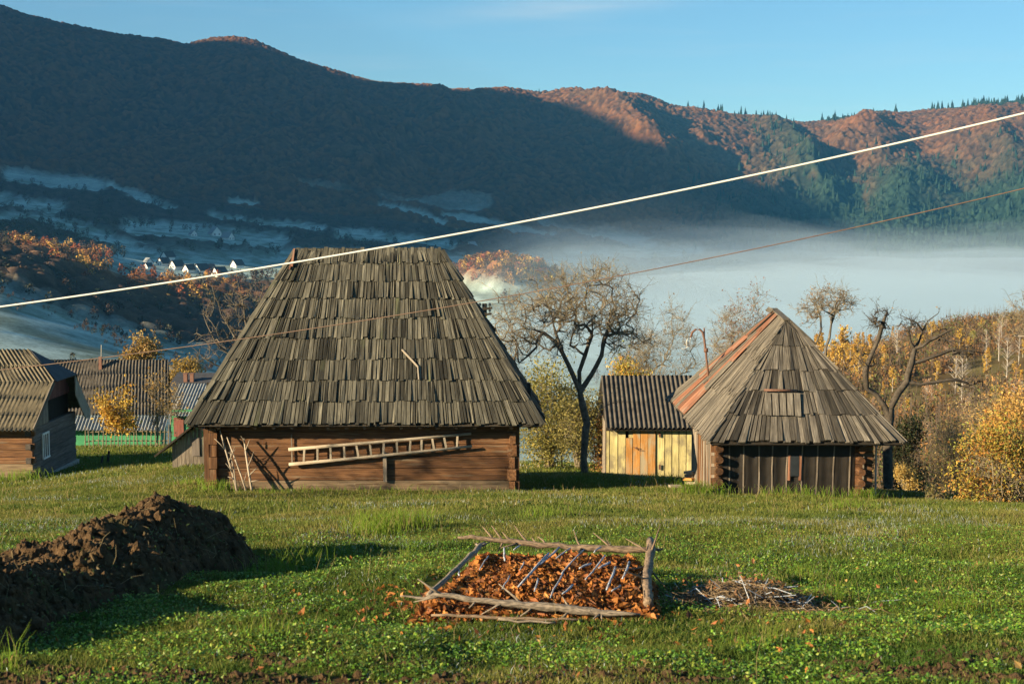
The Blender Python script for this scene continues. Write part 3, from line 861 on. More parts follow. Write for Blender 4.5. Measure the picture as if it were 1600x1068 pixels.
# ------------------------------------------------------------------ the big barn
BZ = -7.55
b_org = P(570, 766, 38)
barn = thing('log_barn', 'large log barn with a tall shake hipped roof and a ladder on its wall', 'barn', b_org)
bx0, bx1 = P(330, 766, 38)[0], P(806, 766, 38)[0]
by0, by1 = 38.0, 42.4
bzt = P(570, 655, 38)[2]
m = MB()
nc = 7; hh = (bzt - BZ) / nc
for i in range(nc):
    z = BZ + hh * (i + 0.5)
    m.beam((bx0, by0 + 0.11 + rr(-.012, .012), z), (bx1, by0 + 0.11 + rr(-.012, .012), z), 0.22, hh * rr(0.93, 0.965), rnd=rr(.3, .8), mi=1 if i < 2 else 0)
for i in range(46):                      # splits and chips in the logs: thin raised slivers
    z = BZ + rr(.15, 1.0) * (bzt - BZ); x = rr(bx0 + .3, bx1 - 1.5)
    m.beam((x, by0 - .004, z), (x + rr(.4, 1.4), by0 - .004, z + rr(-.012, .012)), 0.012, rr(.006, .016), rnd=rr(0, 1))
m.build('front_wall', [M_log, M_lowlog], barn)
for x in (bx0 + 0.12, bx1 - 0.12):
    m = MB()
    for i in range(nc):
        z = BZ + hh * (i + 0.5)
        m.beam((x, by0 + .25, z), (x, by1 - .25, z), 0.22, hh * 0.95, rnd=rr(.3, .8))
    m.build('side_wall', M_log, barn)
m = MB()
for i in range(nc):
    z = BZ + hh * (i + 0.5)
    m.beam((bx0, by1 - .1, z), (bx1, by1 - .1, z), 0.22, hh * 0.95, rnd=rr(.3, .8))
m.build('back_wall', M_log, barn)
m = MB()
for i in range(nc):
    z = BZ + hh * (i + .5)
    m.beam((bx0 + .10 + rr(-.015, .015), by0 - .10, z - hh * .47), (bx0 + .10 + rr(-.015, .015), by0 - .10, z + hh * .47), .22 if i % 2 else .18, .16 + rr(-.02, .02), (0, 1, 0), rnd=rr(.2, .7))
m.beam((bx0 - 0.08, by0 - 0.02, BZ), (bx0 - 0.08, by0 - 0.02, bzt), 0.13, 0.26, (0, 1, 0), rnd=.35)
m.build('corner_post', M_log, barn)
m = MB()
xc = P(800, 766, 38)[0]
for i in range(nc):
    z = BZ + hh * (i + 0.5)
    wd = 0.16 if i % 2 else 0.24
    m.beam((xc + rr(-.02, .02), by0 + 0.05, z), (xc + rr(-.02, .02), by0 - rr(.10, .15), z), wd, hh * 0.88, rnd=rr(.75, 1), mi=1 if i == 0 else 0)
m.beam((bx1 + .02, by0 + 0.0, BZ), (bx1 + .02, by0 + .0, bzt), 0.16, 0.14, (0, 1, 0), rnd=.3)
m.build('log_ends', [M_log, M_lowlog], barn)
m = MB(); q = P(602, 752, 37.93); q2 = P(601, 706, 37.93)
m.beam(q, q2, 0.10, 0.09, (0, 1, 0), rnd=.9)
m.build('wall_batten', M_greywood, barn)
m = MB(); m.beam(P(456.5, 722, 37.95), P(455.5, 678, 37.95), 0.028, 0.03, (0, 1, 0), rnd=.9)
m.build('thin_strip', M_greywood, barn)
# roof
EL, ER = P(291, 664.5, 37.35), P(848, 661.5, 37.35)
ez = (EL[2] + ER[2]) / 2 ; EL[2] = ER[2] = ez
RL_, RR_ = P(461, 391, 40.2), P(691, 392, 40.2)
rz = RL_[2]; RR_[2] = rz
yb = 40.2 * 2 - 37.35
BL, BR = np.array((EL[0] + .1, yb, ez)), np.array((ER[0] - .1, yb, ez))
rows = np.array([664, 627.5, 595, 562, 529, 498, 467.5, 440, 411, 389.0])
# heights of the rows back from their lines in the photograph
ts = [0.0]
for v in rows[1:-1]:
    lo, hi = 0.0, 1.0
    for _ in range(40):
        t = (lo + hi) / 2; p = EL + (RL_ - EL) * t
        cyy = (p[2] * CT + p[1] * ST) / (p[1] * CT - p[2] * ST)
        if 534 - cyy * FPX > v: lo = t
        else: hi = t
    ts.append(t)
ts.append(1.0)
m = MB()
shakes(m, EL, ER, RR_, RL_, ts, 0.088, 0.022, 0.024, fan=2.4, wjit=.55, rag=.045)
shakes(m, BL, EL, RL_, RL_ + np.array((0, .02, 0)), ts, 0.13, 0.024, 0.035, fan=1.2)
shakes(m, ER, BR, RR_ + np.array((0, .02, 0)), RR_, ts, 0.13, 0.024, 0.035, fan=1.2)
shakes(m, BR, BL, RL_, RR_, ts, 0.15, 0.024, 0.035, fan=2.4)
# hip boards close the corners
for a, b in ((EL, RL_), (ER, RR_)):
    for k in range(9):
        p0 = a + (b - a) * ts[k]; p1 = a + (b - a) * min(1, ts[k + 1] + 0.03)
        m.beam(p0 + np.array((0, -.01, .015)), p1 + np.array((0, -.01, .01)), 0.13, 0.03, (0, -.5, 1), rnd=rr(.3, .8))
roof = m.build('roof', M_shake, barn)
m = MB()
for pts in ((EL, ER, RR_, RL_), (BR, BL, RL_, RR_), (BL, EL, RL_), (ER, BR, RR_)):
    pts = [p - np.array((0, 0, .05)) for p in pts]
    face(m, pts, 0.05)
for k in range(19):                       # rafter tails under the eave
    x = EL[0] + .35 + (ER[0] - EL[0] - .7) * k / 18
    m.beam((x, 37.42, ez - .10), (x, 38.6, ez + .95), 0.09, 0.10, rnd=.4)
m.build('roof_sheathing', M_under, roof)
m = MB()
x = RL_[0] + .02
while x < RR_[0] - .05:                  # upright cap boards over the ridge, broken by a gap
    w = rr(.08, .13)
    if x > P(576, 390, 40.2)[0] and m is not None and m.n and not globals().get('_cap'):
        m.build('ridge_cap', M_shake, roof); m = MB(); _cap = True
    if not (P(565, 390, 40.2)[0] < x < P(586, 390, 40.2)[0]):
        m.beam((x + w / 2, 39.92 + rr(-.02, .02), rz - .40 + rr(-.04, .04)), (x + w / 2, 40.24, rz + .06 + rr(-.03, .03)), w * .92, .025, (0, -1, .6), rnd=rr(.2, .8))
        m.beam((x + w / 2, 40.50, rz - .36 + rr(-.04, .04)), (x + w / 2, 40.22, rz + .05), w * .92, .025, (0, 1, .6), rnd=rr(.2, .8))
    x += w
m.build('ridge_cap', M_shake, roof)
m = MB(); face(m, [(RL_[0] - .12, 39.75, rz - .52), (RL_[0] - .02, 40.2, rz + .05), (RL_[0] - .02, 40.65, rz - .5)], .04)
m.beam((RL_[0] - .03, 39.80, rz - .45), (RL_[0] - .02, 40.18, rz + .04), .05, .05, rnd=.6)
m.build('gablet', M_rust, roof)

# ladder hung on the barn wall
lp = lambda zx, zy, d=37.84: P(300 + zx / 2.857, 640 + zy / 2.857, d)
lad = thing('wooden_ladder', 'long wooden ladder hung sideways on the barn front wall', 'ladder', lp(435, 243))
a0, a1, c0, c1 = lp(433, 243), lp(1250, 162), lp(431, 176), lp(1247, 106)
for p, q in ((a0, a1), (c0, c1)):
    m = MB(); m.tube([p, p + (q - p) * .33 + np.array((0, 0, -.012)), p + (q - p) * .66 + np.array((0, 0, -.008)), q], [.048, .045, .042, .036], 8, jit=.15)
    m.build('rail', M_rail, lad, smooth=True)
for zx in (503, 563, 622, 683, 741, 800, 858, 918, 977, 1028, 1079, 1133, 1187):
    t = (zx - 433) / 817; e = rr(-.006, .006)
    p = a0 + (a1 - a0) * (t + e); q = c0 + (c1 - c0) * (t - .004 - e)
    ex = (q - p) * .05
    m = MB(); m.beam(p - ex, q + ex, .055, .04, (0, 1, 0), rnd=rr(.5, .9)); m.build('rung', M_rail, lad)

# peeled sticks leaning on the barn wall
SK = [('bare stick with knobbly top leaning furthest left on the barn wall', [(205, 365), (180, 280), (150, 180), (125, 88)], .032, [((180, 280), (150, 238)), ((165, 230), (190, 165)), ((150, 180), (100, 128)), ((190, 312), (160, 298))]),
      ('thin stick of the leaning trio crossing behind the left knobbly one', [(200, 350), (188, 270), (172, 200), (168, 148)], .022, [((188, 270), (165, 232)), ((172, 200), (195, 175))]),
      ('straight pale stick slanting right in the bundle on the barn wall', [(246, 362), (215, 280), (185, 200), (156, 122)], .024, [((215, 280), (190, 225)), ((232, 320), (243, 280)), ((185, 200), (160, 190))]),
      ('thick pale stick with forked top leaning apart from the bundle', [(270, 362), (252, 270), (240, 190), (232, 128)], .036, [((250, 255), (276, 186)), ((240, 180), (256, 134)), ((236, 150), (218, 116)), ((262, 320), (300, 315)), ((258, 290), (288, 260))])]
for lab, pts, r, tw in SK:
    n = len(pts)
    P3 = [lp(x, y, 37.35 + .48 * i / (n - 1)) for i, (x, y) in enumerate(pts)]
    P3[0][2] -= .08
    m = MB(); m.tube(P3, [r * (1 - .45 * i / (n - 1)) for i in range(n)], 7, jit=.25)
    for (xa, ya), (xb, yb_) in tw:
        f = (365 - ya) / 275; d = 37.35 + .48 * max(0, min(1, f))
        A_, B_ = lp(xa, ya, d), lp(xb, yb_, d - .05)
        m.tube([A_, (A_ + B_) / 2 + np.array((.01, 0, .01)), B_], [r * .5, r * .4, r * .2], 5)
    o = m.build('leaning_stick', M_rail, origin=P3[0], smooth=True)
    tag(o, lab, 'stick', 'sticks leaning on the barn wall')
# lath lying on the roof
m = MB()
for a, b, w in (((628, 546), (653, 573), .035), ((652.5, 573), (654, 593), .03)):
    p, q = [], []
    pa, pb = [P(*c, 37.35 + (664 - c[1]) / 275 * 2.85 - .12) for c in (a, b)]
    m.beam(pa, pb, w, .035, (0, -1, 1), rnd=.9)
tag(m.build('broken_lath', M_rail, origin=P(640, 560, 38.9)), 'pale broken lath lying on the big barn roof', 'lath')

# ------------------------------------------------------------------ the small hut with the tar-paper wall
HF = 36.0
hx0, hx1 = P(1120, 774, HF)[0], P(1362, 780, HF)[0]
hb, hbk = -7.55, 41.0
hzt = P(1240, 690, HF)[2]
hut = thing('log_hut', 'small log hut with steep board roof and black tar paper front', 'hut', P(1240, 778, HF))
zq = lambda x, y: (1030 + x / 3.2375, 470 + y / 3.2375)
m = MB()
for i in range(7):
    h_ = (hzt - hb) / 7
    m.beam((hx0, HF + .1, hb + h_ * (i + .5)), (hx1, HF + .1, hb + h_ * (i + .5)), .2, h_ * .96, rnd=rr(.3, .7))
m.build('front_wall', M_log, hut)
# tar paper: puckered sheet
xa, xb = P(1138, 0, HF - .03)[0], P(1350, 0, HF - .03)[0]
xs = np.linspace(xa, xb, 150); zs = np.linspace(hb, hzt + .02, 40)
X, Z = np.meshgrid(xs, zs)
bat = np.array([(1162, 1161), (1186, 1184.5), (1207.5, 1206), (1231, 1228.5), (1254, 1251.5), (1278, 1273.5), (1304, 1300.5), (1329, 1325.5), (1350, 1348.5)])
bxx = np.concatenate([[xa], [P(a, 0, HF)[0] for a, _ in bat]])
dn = np.min(np.abs(X[..., None] - bxx), -1)
Yp = HF - .012 - .022 * np.clip(dn / .12, 0, 1) ** 1.5 * (0.3 + 1.1 * fbm(X * 3.2, Z * 2.4, 3, 3)) - .012 * (fbm(X * 6, Z * 1.5, 5, 3) - .5)
m = MB(); m.grid(np.stack([X, Yp, Z], -1)); m.grid(np.stack([X, np.full_like(X, HF + .0), Z], -1), flip=True)
m.build('tar_paper', M_tar, hut, smooth=True)
for a, b in list(bat) + [(1139.5, 1138)]:
    m = MB(); p = P(a, 694, HF - .035); q = P(b, 778 + (a - 1138) * .03, HF - .035)
    mid = (p + q) / 2 + np.array((rr(-.02, .02), 0, 0))
    m.beam(p, mid, .032, .025, (0, 1, 0), rnd=.5); m.beam(mid, q - np.array((0, 0, .1)), .032, .025, (0, 1, 0), rnd=.5)
    m.build('batten', M_greywood, hut)
m = MB(); pa, pb = P(1235.5, 713, HF - .13), P(1249, 744, HF - .13)
m.box((pa[0], HF - .075, pb[2]), (pb[0], HF - .06, pa[2]), .5)
m.build('patch_sheet', M_patch, hut)
for u_ in (1233.8, 1251):
    m = MB(); m.beam(P(u_, 710, HF - .06), P(u_ - 1.5, 750, HF - .06), .06, .02, (0, 1, 0), rnd=.9); m.build('patch_board', M_rust, hut)
m = MB()
for i in range(7):                        # log ends, left corner
    z = hb + (hzt - hb) * (i + .5) / 7
    m.tube([(P(1131, 0, HF)[0], HF + .1, z), (P(1131, 0, HF)[0], HF - .22 - rr(0, .05), z)], [.105, .10], 10, rnd=rr(.0, .4), jit=.1)
    m.beam((P(1123, 0, HF)[0], HF - .14, z - .1), (P(1123, 0, HF)[0], HF - .14, z + .1), .17, .05, (0, 1, 0), rnd=rr(.2, .9))
m.build('log_ends', M_log, hut)
m = MB()
for i in range(7):
    z = hb + (hzt - hb) * (i + .42) / 7
    x = P(1358, 0, HF)[0] + rr(-.01, .01)
    m.tube([(x, HF + .1, z), (x, HF - .24 - rr(0, .05), z)], [.10, .095], 10, rnd=rr(.1, .5), jit=.12)
m.build('log_ends', M_log, hut)
m = MB()
y = HF + .05
while y < hbk:                             # left wall of upright boards, grey and brown
    w = rr(.10, .22)
    m.beam((hx0 - rr(.0, .04), y + w / 2, hb), (hx0 - rr(0, .04), y + w / 2, hzt + rr(.0, .25)), w * .93, .03, (1, 0, 0), rnd=rr(0, 1), mi=1 if random.random() < .35 else 0)
    y += w
m.build('left_wall', [M_greywood, M_log], hut)
m = MB()
for i in range(7):
    h_ = (hzt - hb) / 7; z = hb + h_ * (i + .5)
    m.beam((hx1 - .1, HF + .2, z), (hx1 - .1, hbk - .2, z), .2, h_ * .95, rnd=rr(.3, .7))
m.build('right_wall', M_log, hut)
m = MB()
for i in range(7):
    h_ = (hzt - hb) / 7; z = hb + h_ * (i + .5)
    m.beam((hx0, hbk - .1, z), (hx1, hbk - .1, z), .2, h_ * .95, rnd=rr(.3, .7))
m.build('back_wall', M_log, hut)
# dead bracken stacked at the right corner
m = MB(); x0_, x1_ = P(1367, 0, HF + .8)[0], P(1378, 0, HF + .8)[0]
c = np.stack([rng.uniform(x0_, x1_, 500), rng.uniform(HF + .5, HF + 1.1, 500), rng.uniform(hb + .1, hzt - .1, 500)], -1)
a = nrm(rng.normal(size=(500, 3))) * .05; b = nrm(rng.normal(size=(500, 3))) * .035
m.quads(c, a, b, np.array((.24, .10, .04)) * rng.uniform(.5, 1.4, (500, 1)))
m.tube([(x1_ + .02, HF + .5, hb), (x1_ + .02, HF + .5, hzt)], .025, 6)
tag(m.build('leaf_bundle', M_leaf, origin=((x0_ + x1_) / 2, HF + .8, hb)), 'tall bundle of dry brown leaves behind the hut right corner', 'leaf bundle')
# hut roof
FL_, FR_ = P(1112, 689, 35.35), P(1414, 693, 35.35)
ezh = (FL_[2] + FR_[2]) / 2
rxh = P(1231, 500, 38)[0]
RN, RF = np.array((rxh, 38.0, P(1231, 501, 38)[2])), np.array((rxh - .02, 39.9, P(1202, 485, 39.9)[2]))
NL, NR = np.array((FL_[0], 35.35, ezh)), np.array((FR_[0], 35.35, ezh))
WL, WR = P(1044, 621, 41.8), np.array((NR[0] - .1, 41.8, ezh))
tsh = [0, .215, .40, .57, .77, 1.0]
m = MB()
shakes(m, NL, NR, RN + np.array((.03, 0, 0)), RN - np.array((.03, 0, 0)), tsh, .14, .022, .022, fan=1.5, rag=.05, wjit=.5)
# right side and back, shakes
shakes(m, NR, WR, RF, RN, tsh, .16, .026, .035, fan=1.6)
shakes(m, WR, WL, RF, RF, tsh, .2, .026, .035, fan=1.2)
for k in range(5):
    for a_, b_ in ((NR, RN),):
        m.beam(a_ + (b_ - a_) * tsh[k], a_ + (b_ - a_) * min(1, tsh[k + 1] + .03), .16, .03, (0, -.4, 1), rnd=rr(.2, .7))
hroof = m.build('roof', M_shake2, hut)
# left face: long boards from ridge to eave in three laps, hip corner fans
m = MB()
nl = np.cross(NL - WL, RN - WL); nl /= np.linalg.norm(nl)
if nl[2] < 0: nl = -nl
nb = 62
for k in range(nb):
    f0, f1 = k / nb, (k + 1) / nb
    rust = .09 < f0 < .22 or .28 < f0 < .44
    if rust: continue
    e0, e1 = WL + (NL - WL) * f0, WL + (NL - WL) * f1
    t0_, t1_ = RF + (RN - RF) * f0, RF + (RN - RF) * f1
    cuts = [0, rr(.28, .40), rr(.62, .74), 1.0]
    for c in range(3):
        a_, b_ = cuts[c] - rr(0, .03), min(1, cuts[c + 1] + .03)
        p = (e0 + e1) / 2 + ((t0_ + t1_) / 2 - (e0 + e1) / 2) * a_ + nl * rr(.03, .055)
        q = (e0 + e1) / 2 + ((t0_ + t1_) / 2 - (e0 + e1) / 2) * b_ + nl * .015
        W = np.linalg.norm(e1 - e0); W2 = np.linalg.norm(t1_ - t0_)
        m.beam(p, q, (W + (W2 - W) * a_) * rr(.86, .98), rr(.018, .032), nl, rnd=rr(.35, 1), w2=(W + (W2 - W) * b_) * .96, h2=.02)
for k in range(16):                        # loose cover boards along the near hip
    t = k / 16; p = NL + (RN - NL) * t + nl * .05 + np.array((-.05, 0, 0)); q = NL + (RN - NL) * min(1, t + .11) + nl * .035
    m.beam(p + np.array((0, rr(0, .25), 0)), q + np.array((0, rr(0, .12), 0)), rr(.10, .16), .025, nl, rnd=rr(.3, 1))
m.build('left_roof_boards', M_shake2, hroof)
for f0, f1 in ((.09, .225), (.28, .445)):   # patched with rusty sheet strips, some gone grey
    m = MB(); nb2 = 4
    for k in range(nb2):
        ga, gb = f0 + (f1 - f0) * k / nb2, f0 + (f1 - f0) * (k + 1) / nb2
        e = WL + (NL - WL) * (ga + gb) / 2; t_ = RF + (RN - RF) * (ga + gb) / 2
        W = np.linalg.norm(NL - WL) * (gb - ga); W2 = np.linalg.norm(RN - RF) * (gb - ga)
        cuts = [0, rr(.22, .36), rr(.45, .6), rr(.72, .85), 1.0]
        for c in range(4):
            a_, b_ = cuts[c], min(1, cuts[c + 1] + .03); o = .06 + .006 * (c % 2) + rr(0, .015)
            grey = random.random() < (.5 if k in (0, 3) else .18)
            m.beam(e + (t_ - e) * a_ + nl * o, e + (t_ - e) * b_ + nl * (o - .01), (W + (W2 - W) * a_) * rr(.86, 1.0), .012, nl, rnd=rr(.1, 1), w2=(W + (W2 - W) * b_) * .97, mi=1 if grey else 0)
    m.build('rusty_strip', [M_rust, M_shake2], hroof)
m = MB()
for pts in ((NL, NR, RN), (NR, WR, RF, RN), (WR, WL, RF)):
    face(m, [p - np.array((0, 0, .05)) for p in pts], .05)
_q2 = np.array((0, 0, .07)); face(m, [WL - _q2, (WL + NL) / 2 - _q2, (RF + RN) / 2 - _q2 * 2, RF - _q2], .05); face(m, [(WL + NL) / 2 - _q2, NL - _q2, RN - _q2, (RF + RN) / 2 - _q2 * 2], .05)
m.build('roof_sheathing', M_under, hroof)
m = MB(); m.beam(RN + np.array((-.05, -.05, .04)), RF + np.array((0, .05, .05)), .18, .04, rnd=.6); m.beam(RF + np.array((-.12, -.3, .0)), RF + np.array((-.14, .3, .03)), .14, .03, nl, rnd=.5)
m.build('ridge_board', M_shake2, hroof)
# patch panel on the front face
nf = np.cross(NR - NL, RN - NL); nf /= np.linalg.norm(nf)
def onfront(x, y, off):
    u_, v_ = zq(x, y)
    d1 = P(u_, v_, 1.0)                     # plane hit along the line of sight
    k = (NL @ nf) / (d1 @ nf)
    return d1 * k + nf * off
m = MB()
for k in range(5):
    x = 530 + 37 * k
    m.beam(onfront(x + 18 + 4, 588 if k < 4 else 592, .085), onfront(x + 17, 474, .07), .15, .025, nf, rnd=rr(.6, 1))
m.build('patch_panel', M_shake2, hroof)
m = MB(); m.tube([onfront(527, 463, .11), onfront(695, 466, .11)], .032, 8); m.build('panel_rod', M_iron, hroof, smooth=True)
# hooked service pipe
pq = [(1108, 598), (1106, 580), (1103, 552), (1100.5, 530), (1098, 519), (1093, 514.5), (1087, 514.5), (1082, 518.5), (1079, 527)]
m = MB(); m.tube([P(a, b, 40.05) for a, b in pq], .032, 8)
m.tube([P(1100.5, 527, 40.2), P(1100.2, 512, 40.2)], .022, 6); m.tube([P(1103, 550, 39.95), P(1103, 544, 39.95)], .06, 8)
pipe = m.build('service_pipe', M_iron, hut, smooth=True)
wq = [(1079, 527), (1078, 536), (1076, 541), (1073, 540), (1072.5, 533), (1075, 528), (1077, 531), (1074, 542), (1069, 545), (1065, 544)]
m = MB(); m.tube([P(a, b, 40.0 + .05 * math.sin(i)) for i, (a, b) in enumerate(wq)], .011, 5); m.build('white_wire', M_wirewhite, pipe, smooth=True)
# split boards piled at the hut's left corner
for k, (u0, u1, v_) in enumerate(((1073, 1090, 753), (1072, 1086, 747), (1075, 1089, 742), (1074, 1087, 737))):
    m = MB(); d = 40.6 - .15 * (k % 2)
    a_, b_ = P(u0, v_, d), P(u1, v_ + 1, d - .3)
    m.beam(a_, b_, .28, .075, rnd=rr(.5, 1))
    tag(m.build('firewood_plank', M_orange if k == 1 else M_rail, origin=a_),
        ('lowest thick pale plank in the pile between yellow shed and hut', 'orange brown plank in the pile between yellow shed and hut', 'grey plank just above the orange one in the small pile', 'topmost pale plank on the pile between yellow shed and hut')[k], 'plank', 'planks piled by the hut')
m = MB(); m.beam(G(P(1053, 0, 39)[0], 39, .06), G(P(1072, 0, 39)[0], 39.05, .06), .22, .07, rnd=.8)
tag(m.build('loose_plank', M_rail, origin=G(P(1060, 0, 39)[0], 39)), 'pale loose plank lying in the grass before the yellow shed', 'plank')

# ------------------------------------------------------------------ yellow shed
SY = 51.0
shed = thing('yellow_shed', 'low yellow plank shed with orange door and corrugated roof', 'shed', P(1012, 745, SY))
zs_ = lambda x, y: (930 + x / 4.853, 560 + y / 4.853)
sx0, sx1 = P(950.5, 0, SY)[0], P(1093, 0, SY)[0]
stz, sbz = P(1000, 664, SY)[2], P(1000, 747, SY)[2] - .1
m = MB()
edges = [100, 128, 192, 254, 312]
edges2 = [487, 557, 612, 668, 724, 790]
tone = iter((.2, .75, .6, .7, .3, .6, .55, .65, .6, .5))
for E in (edges, edges2):
    m = MB()
    for a_, b_ in zip(E[:-1], E[1:]):
        if a_ == 254: continue
        xa_, xb_ = P(zs_(a_, 0)[0], 0, SY)[0], P(zs_(b_, 0)[0], 0, SY)[0]
        m.beam(((xa_ + xb_) / 2 + .006, SY + rr(-.01, .01), sbz), ((xa_ + xb_) / 2, SY + rr(-.01, .01), stz), xb_ - xa_ - .03, .035, (0, 1, 0), rnd=next(tone))
    m.build('front_wall', M_yellow, shed)
m = MB()
m.box((sx0 + .01, SY + .05, sbz), (sx1 - .01, SY + .08, stz)); m.box((sx0 + .01, SY + .09, sbz), (sx0 + .04, 55.9, stz)); m.box((sx1 - .04, SY + .09, sbz), (sx1 - .01, 55.9, stz)); m.box((sx0 + .05, 55.8, sbz), (sx1 - .05, 55.85, stz))
m.build('frame_wall', M_under, shed)
m = MB()
y = SY - .02
while y < 55.8:
    w = rr(.16, .26); m.beam((sx0 - .012, y + w / 2, sbz), (sx0 - .012, y + w / 2, stz + .1), w * .94, .03, (1, 0, 0), rnd=rr(.2, .9)); y += w
m.build('side_wall', M_greywood, shed)
door_ = MB()
for a_, b_, t_ in ((255, 305, .55), (309, 365, .75), (367, 425, .85), (427, 484, .6)):
    xa_, xb_ = P(zs_(a_, 0)[0], 0, SY)[0], P(zs_(b_, 0)[0], 0, SY)[0]
    z1 = P(1000, zs_(0, 537)[1], SY)[2] if a_ > 260 else P(1000, zs_(0, 600)[1], SY)[2]
    door_.beam(((xa_ + xb_) / 2, SY - .045, sbz + .1), ((xa_ + xb_) / 2, SY - .045, z1), xb_ - xa_ - .008, .03, (0, 1, 0), rnd=t_)
door = door_.build('door', M_orange, shed)
m = MB(); a_ = P(*zs_(255, 540), SY - .04); b_ = P(*zs_(305, 600), SY - .04); m.box((a_[0], SY - .02, b_[2]), (b_[0] - .01, SY + .02, stz), .7); m.build('lintel_board', M_yellow, shed)
m = MB(); m.tube([P(*zs_(290, 672), SY - .09), P(*zs_(338, 682), SY - .09)], .014, 6); m.tube([P(*zs_(310, 670), SY - .07), P(*zs_(310, 690), SY - .12)], .016, 6); m.beam(P(*zs_(330, 694), SY - .08), P(*zs_(366, 696), SY - .08), .02, .02, rnd=.2)
m.build('latch', M_iron, door)
for v_ in (577, 822):
    m = MB(); q = P(*zs_(488, v_), SY - .07); m.box((q[0] - .03, SY - .075, q[2] - .09), (q[0] + .04, SY - .058, q[2] + .09)); m.build('hinge', M_iron, door)
m = MB()
A_, B_ = P(946.5, 669, 50.6), P(1096, 670, 50.6); A_[2] = B_[2] = P(1000, 669, 50.6)[2]
D_ = P(945, 587, 53.4); C_ = np.array((B_[0] + .1, 53.4, D_[2])); D_[0] = A_[0]
corr(m, A_, B_, C_, D_, .172, .04, 2)
roof_ = m.build('roof', M_asbestos_dark, shed, smooth=True)
m = MB(); A2, B2 = np.array((B_[0], 56.2, A_[2])), np.array((A_[0], 56.2, A_[2])); corr(m, A2, B2, D_, C_, .172, .04, 2); m.build('back_roof', M_asbestos_dark, roof_, smooth=True)
m = MB(); face(m, [A_ + (0.02, .1, -.08), B_ + (0, .1, -.08), C_ + (0, 0, -.08), D_ + (.02, 0, -.08)], .03); face(m, [A2 + (0, -.1, -.08), B2 + (.02, -.1, -.08), D_ + (.02, 0, -.08), C_ + (0, 0, -.08)], .03)
face(m, [A_ + (.04, .25, -.1), D_ + (.04, 0, -.1), B2 + (.04, -.2, -.1)], .03)
m.build('roof_boards', M_under, roof_)
m = MB(); a_, b_ = P(969, 744.5, 50.6), P(1000, 746, 50.6)
m.beam(a_, b_, .35, .14, rnd=.6); tag(m.build('doorstep', M_rail, origin=a_), 'grey weathered beam step in front of the orange shed door', 'step')

# ------------------------------------------------------------------ farmhouse at the left edge
hx = -18.76
house = thing('log_farmhouse', 'log farmhouse at left edge with striped corrugated half hipped roof', 'house', P(50, 748, 55))
wz0, wz1 = P(50, 752, 55)[2] - .1, P(50, 671, 55)[2]
m = MB(); n_ = 8
for i in range(n_):
    h_ = (wz1 - wz0) / n_; z = wz0 + h_ * (i + .5)
    m.beam((-28, 55.1, z), (hx + (0.12 if i % 2 else .02), 55.1, z), .2, h_ * .95, rnd=rr(.5, .95), mi=1 if i < 3 else 0)
m.build('front_wall', [M_log, M_lowlog], house)
fz = P(100, 715, 58)[2]
m = MB()
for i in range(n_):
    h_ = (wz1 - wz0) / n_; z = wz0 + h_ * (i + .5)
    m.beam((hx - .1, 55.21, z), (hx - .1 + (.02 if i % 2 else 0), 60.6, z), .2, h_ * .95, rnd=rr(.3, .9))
m.build('gable_wall', M_darkwood, house)  # the shade on this side is put into the darker log colour
m = MB()
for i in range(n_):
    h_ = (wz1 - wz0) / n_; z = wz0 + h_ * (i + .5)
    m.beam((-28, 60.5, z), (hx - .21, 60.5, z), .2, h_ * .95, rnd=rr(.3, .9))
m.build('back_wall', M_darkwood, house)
m = MB()
face(m, [(hx + .10, 55.0, wz0 - .5), (hx + .10, 60.7, wz0 - .9), (hx + .10, 60.7, P(118, 717, 60.6)[2]), (hx + .10, 55.0, wz0 + .12)], .3)
m.build('foundation', M_concrete, house)
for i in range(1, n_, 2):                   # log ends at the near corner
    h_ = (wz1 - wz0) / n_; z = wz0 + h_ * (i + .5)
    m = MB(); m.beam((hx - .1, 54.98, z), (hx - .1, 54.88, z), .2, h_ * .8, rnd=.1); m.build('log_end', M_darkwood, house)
ry, rzz = 57.8, P(51, 546, 57.8)[2]
ey0, ezz = 54.45, P(50, 673, 54.45)[2]
ey1 = 2 * ry - ey0
def trim(t):   # right edge of the front slope: rake to the half hip, then along the hip
    k = .60
    xk = -18.22
    return (xk - .25 + .25 * t / k if t < k else xk + (-19.65 - xk) * (t - k) / (1 - k)) + 28.3
m = MB(); corr(m, (-28.3, ey0, ezz), (-18.0, ey0, ezz), (-18.0, ry, rzz), (-28.3, ry, rzz), .17, .045, 5, xr=trim)
hr = m.build('roof', M_asbestos, house, smooth=True)
m = MB(); corr(m, (-18.0, ey1, ezz), (-28.3, ey1, ezz), (-28.3, ry, rzz), (-18.0, ry, rzz), .17, .045, 5, xl=lambda t: 10.3 - trim(t)); m.build('back_roof', M_asbestos, hr, smooth=True)
ky0 = ey0 + (ry - ey0) * .6; ky1 = 2 * ry - ky0; kz = ezz + (rzz - ezz) * .6
m = MB(); face(m, [(-18.16, ky0, kz), (-18.16, ky1, kz), (-19.67, ry, rzz + .02)], .05); m.build('hip_face', M_roofdark, hr)
m = MB()
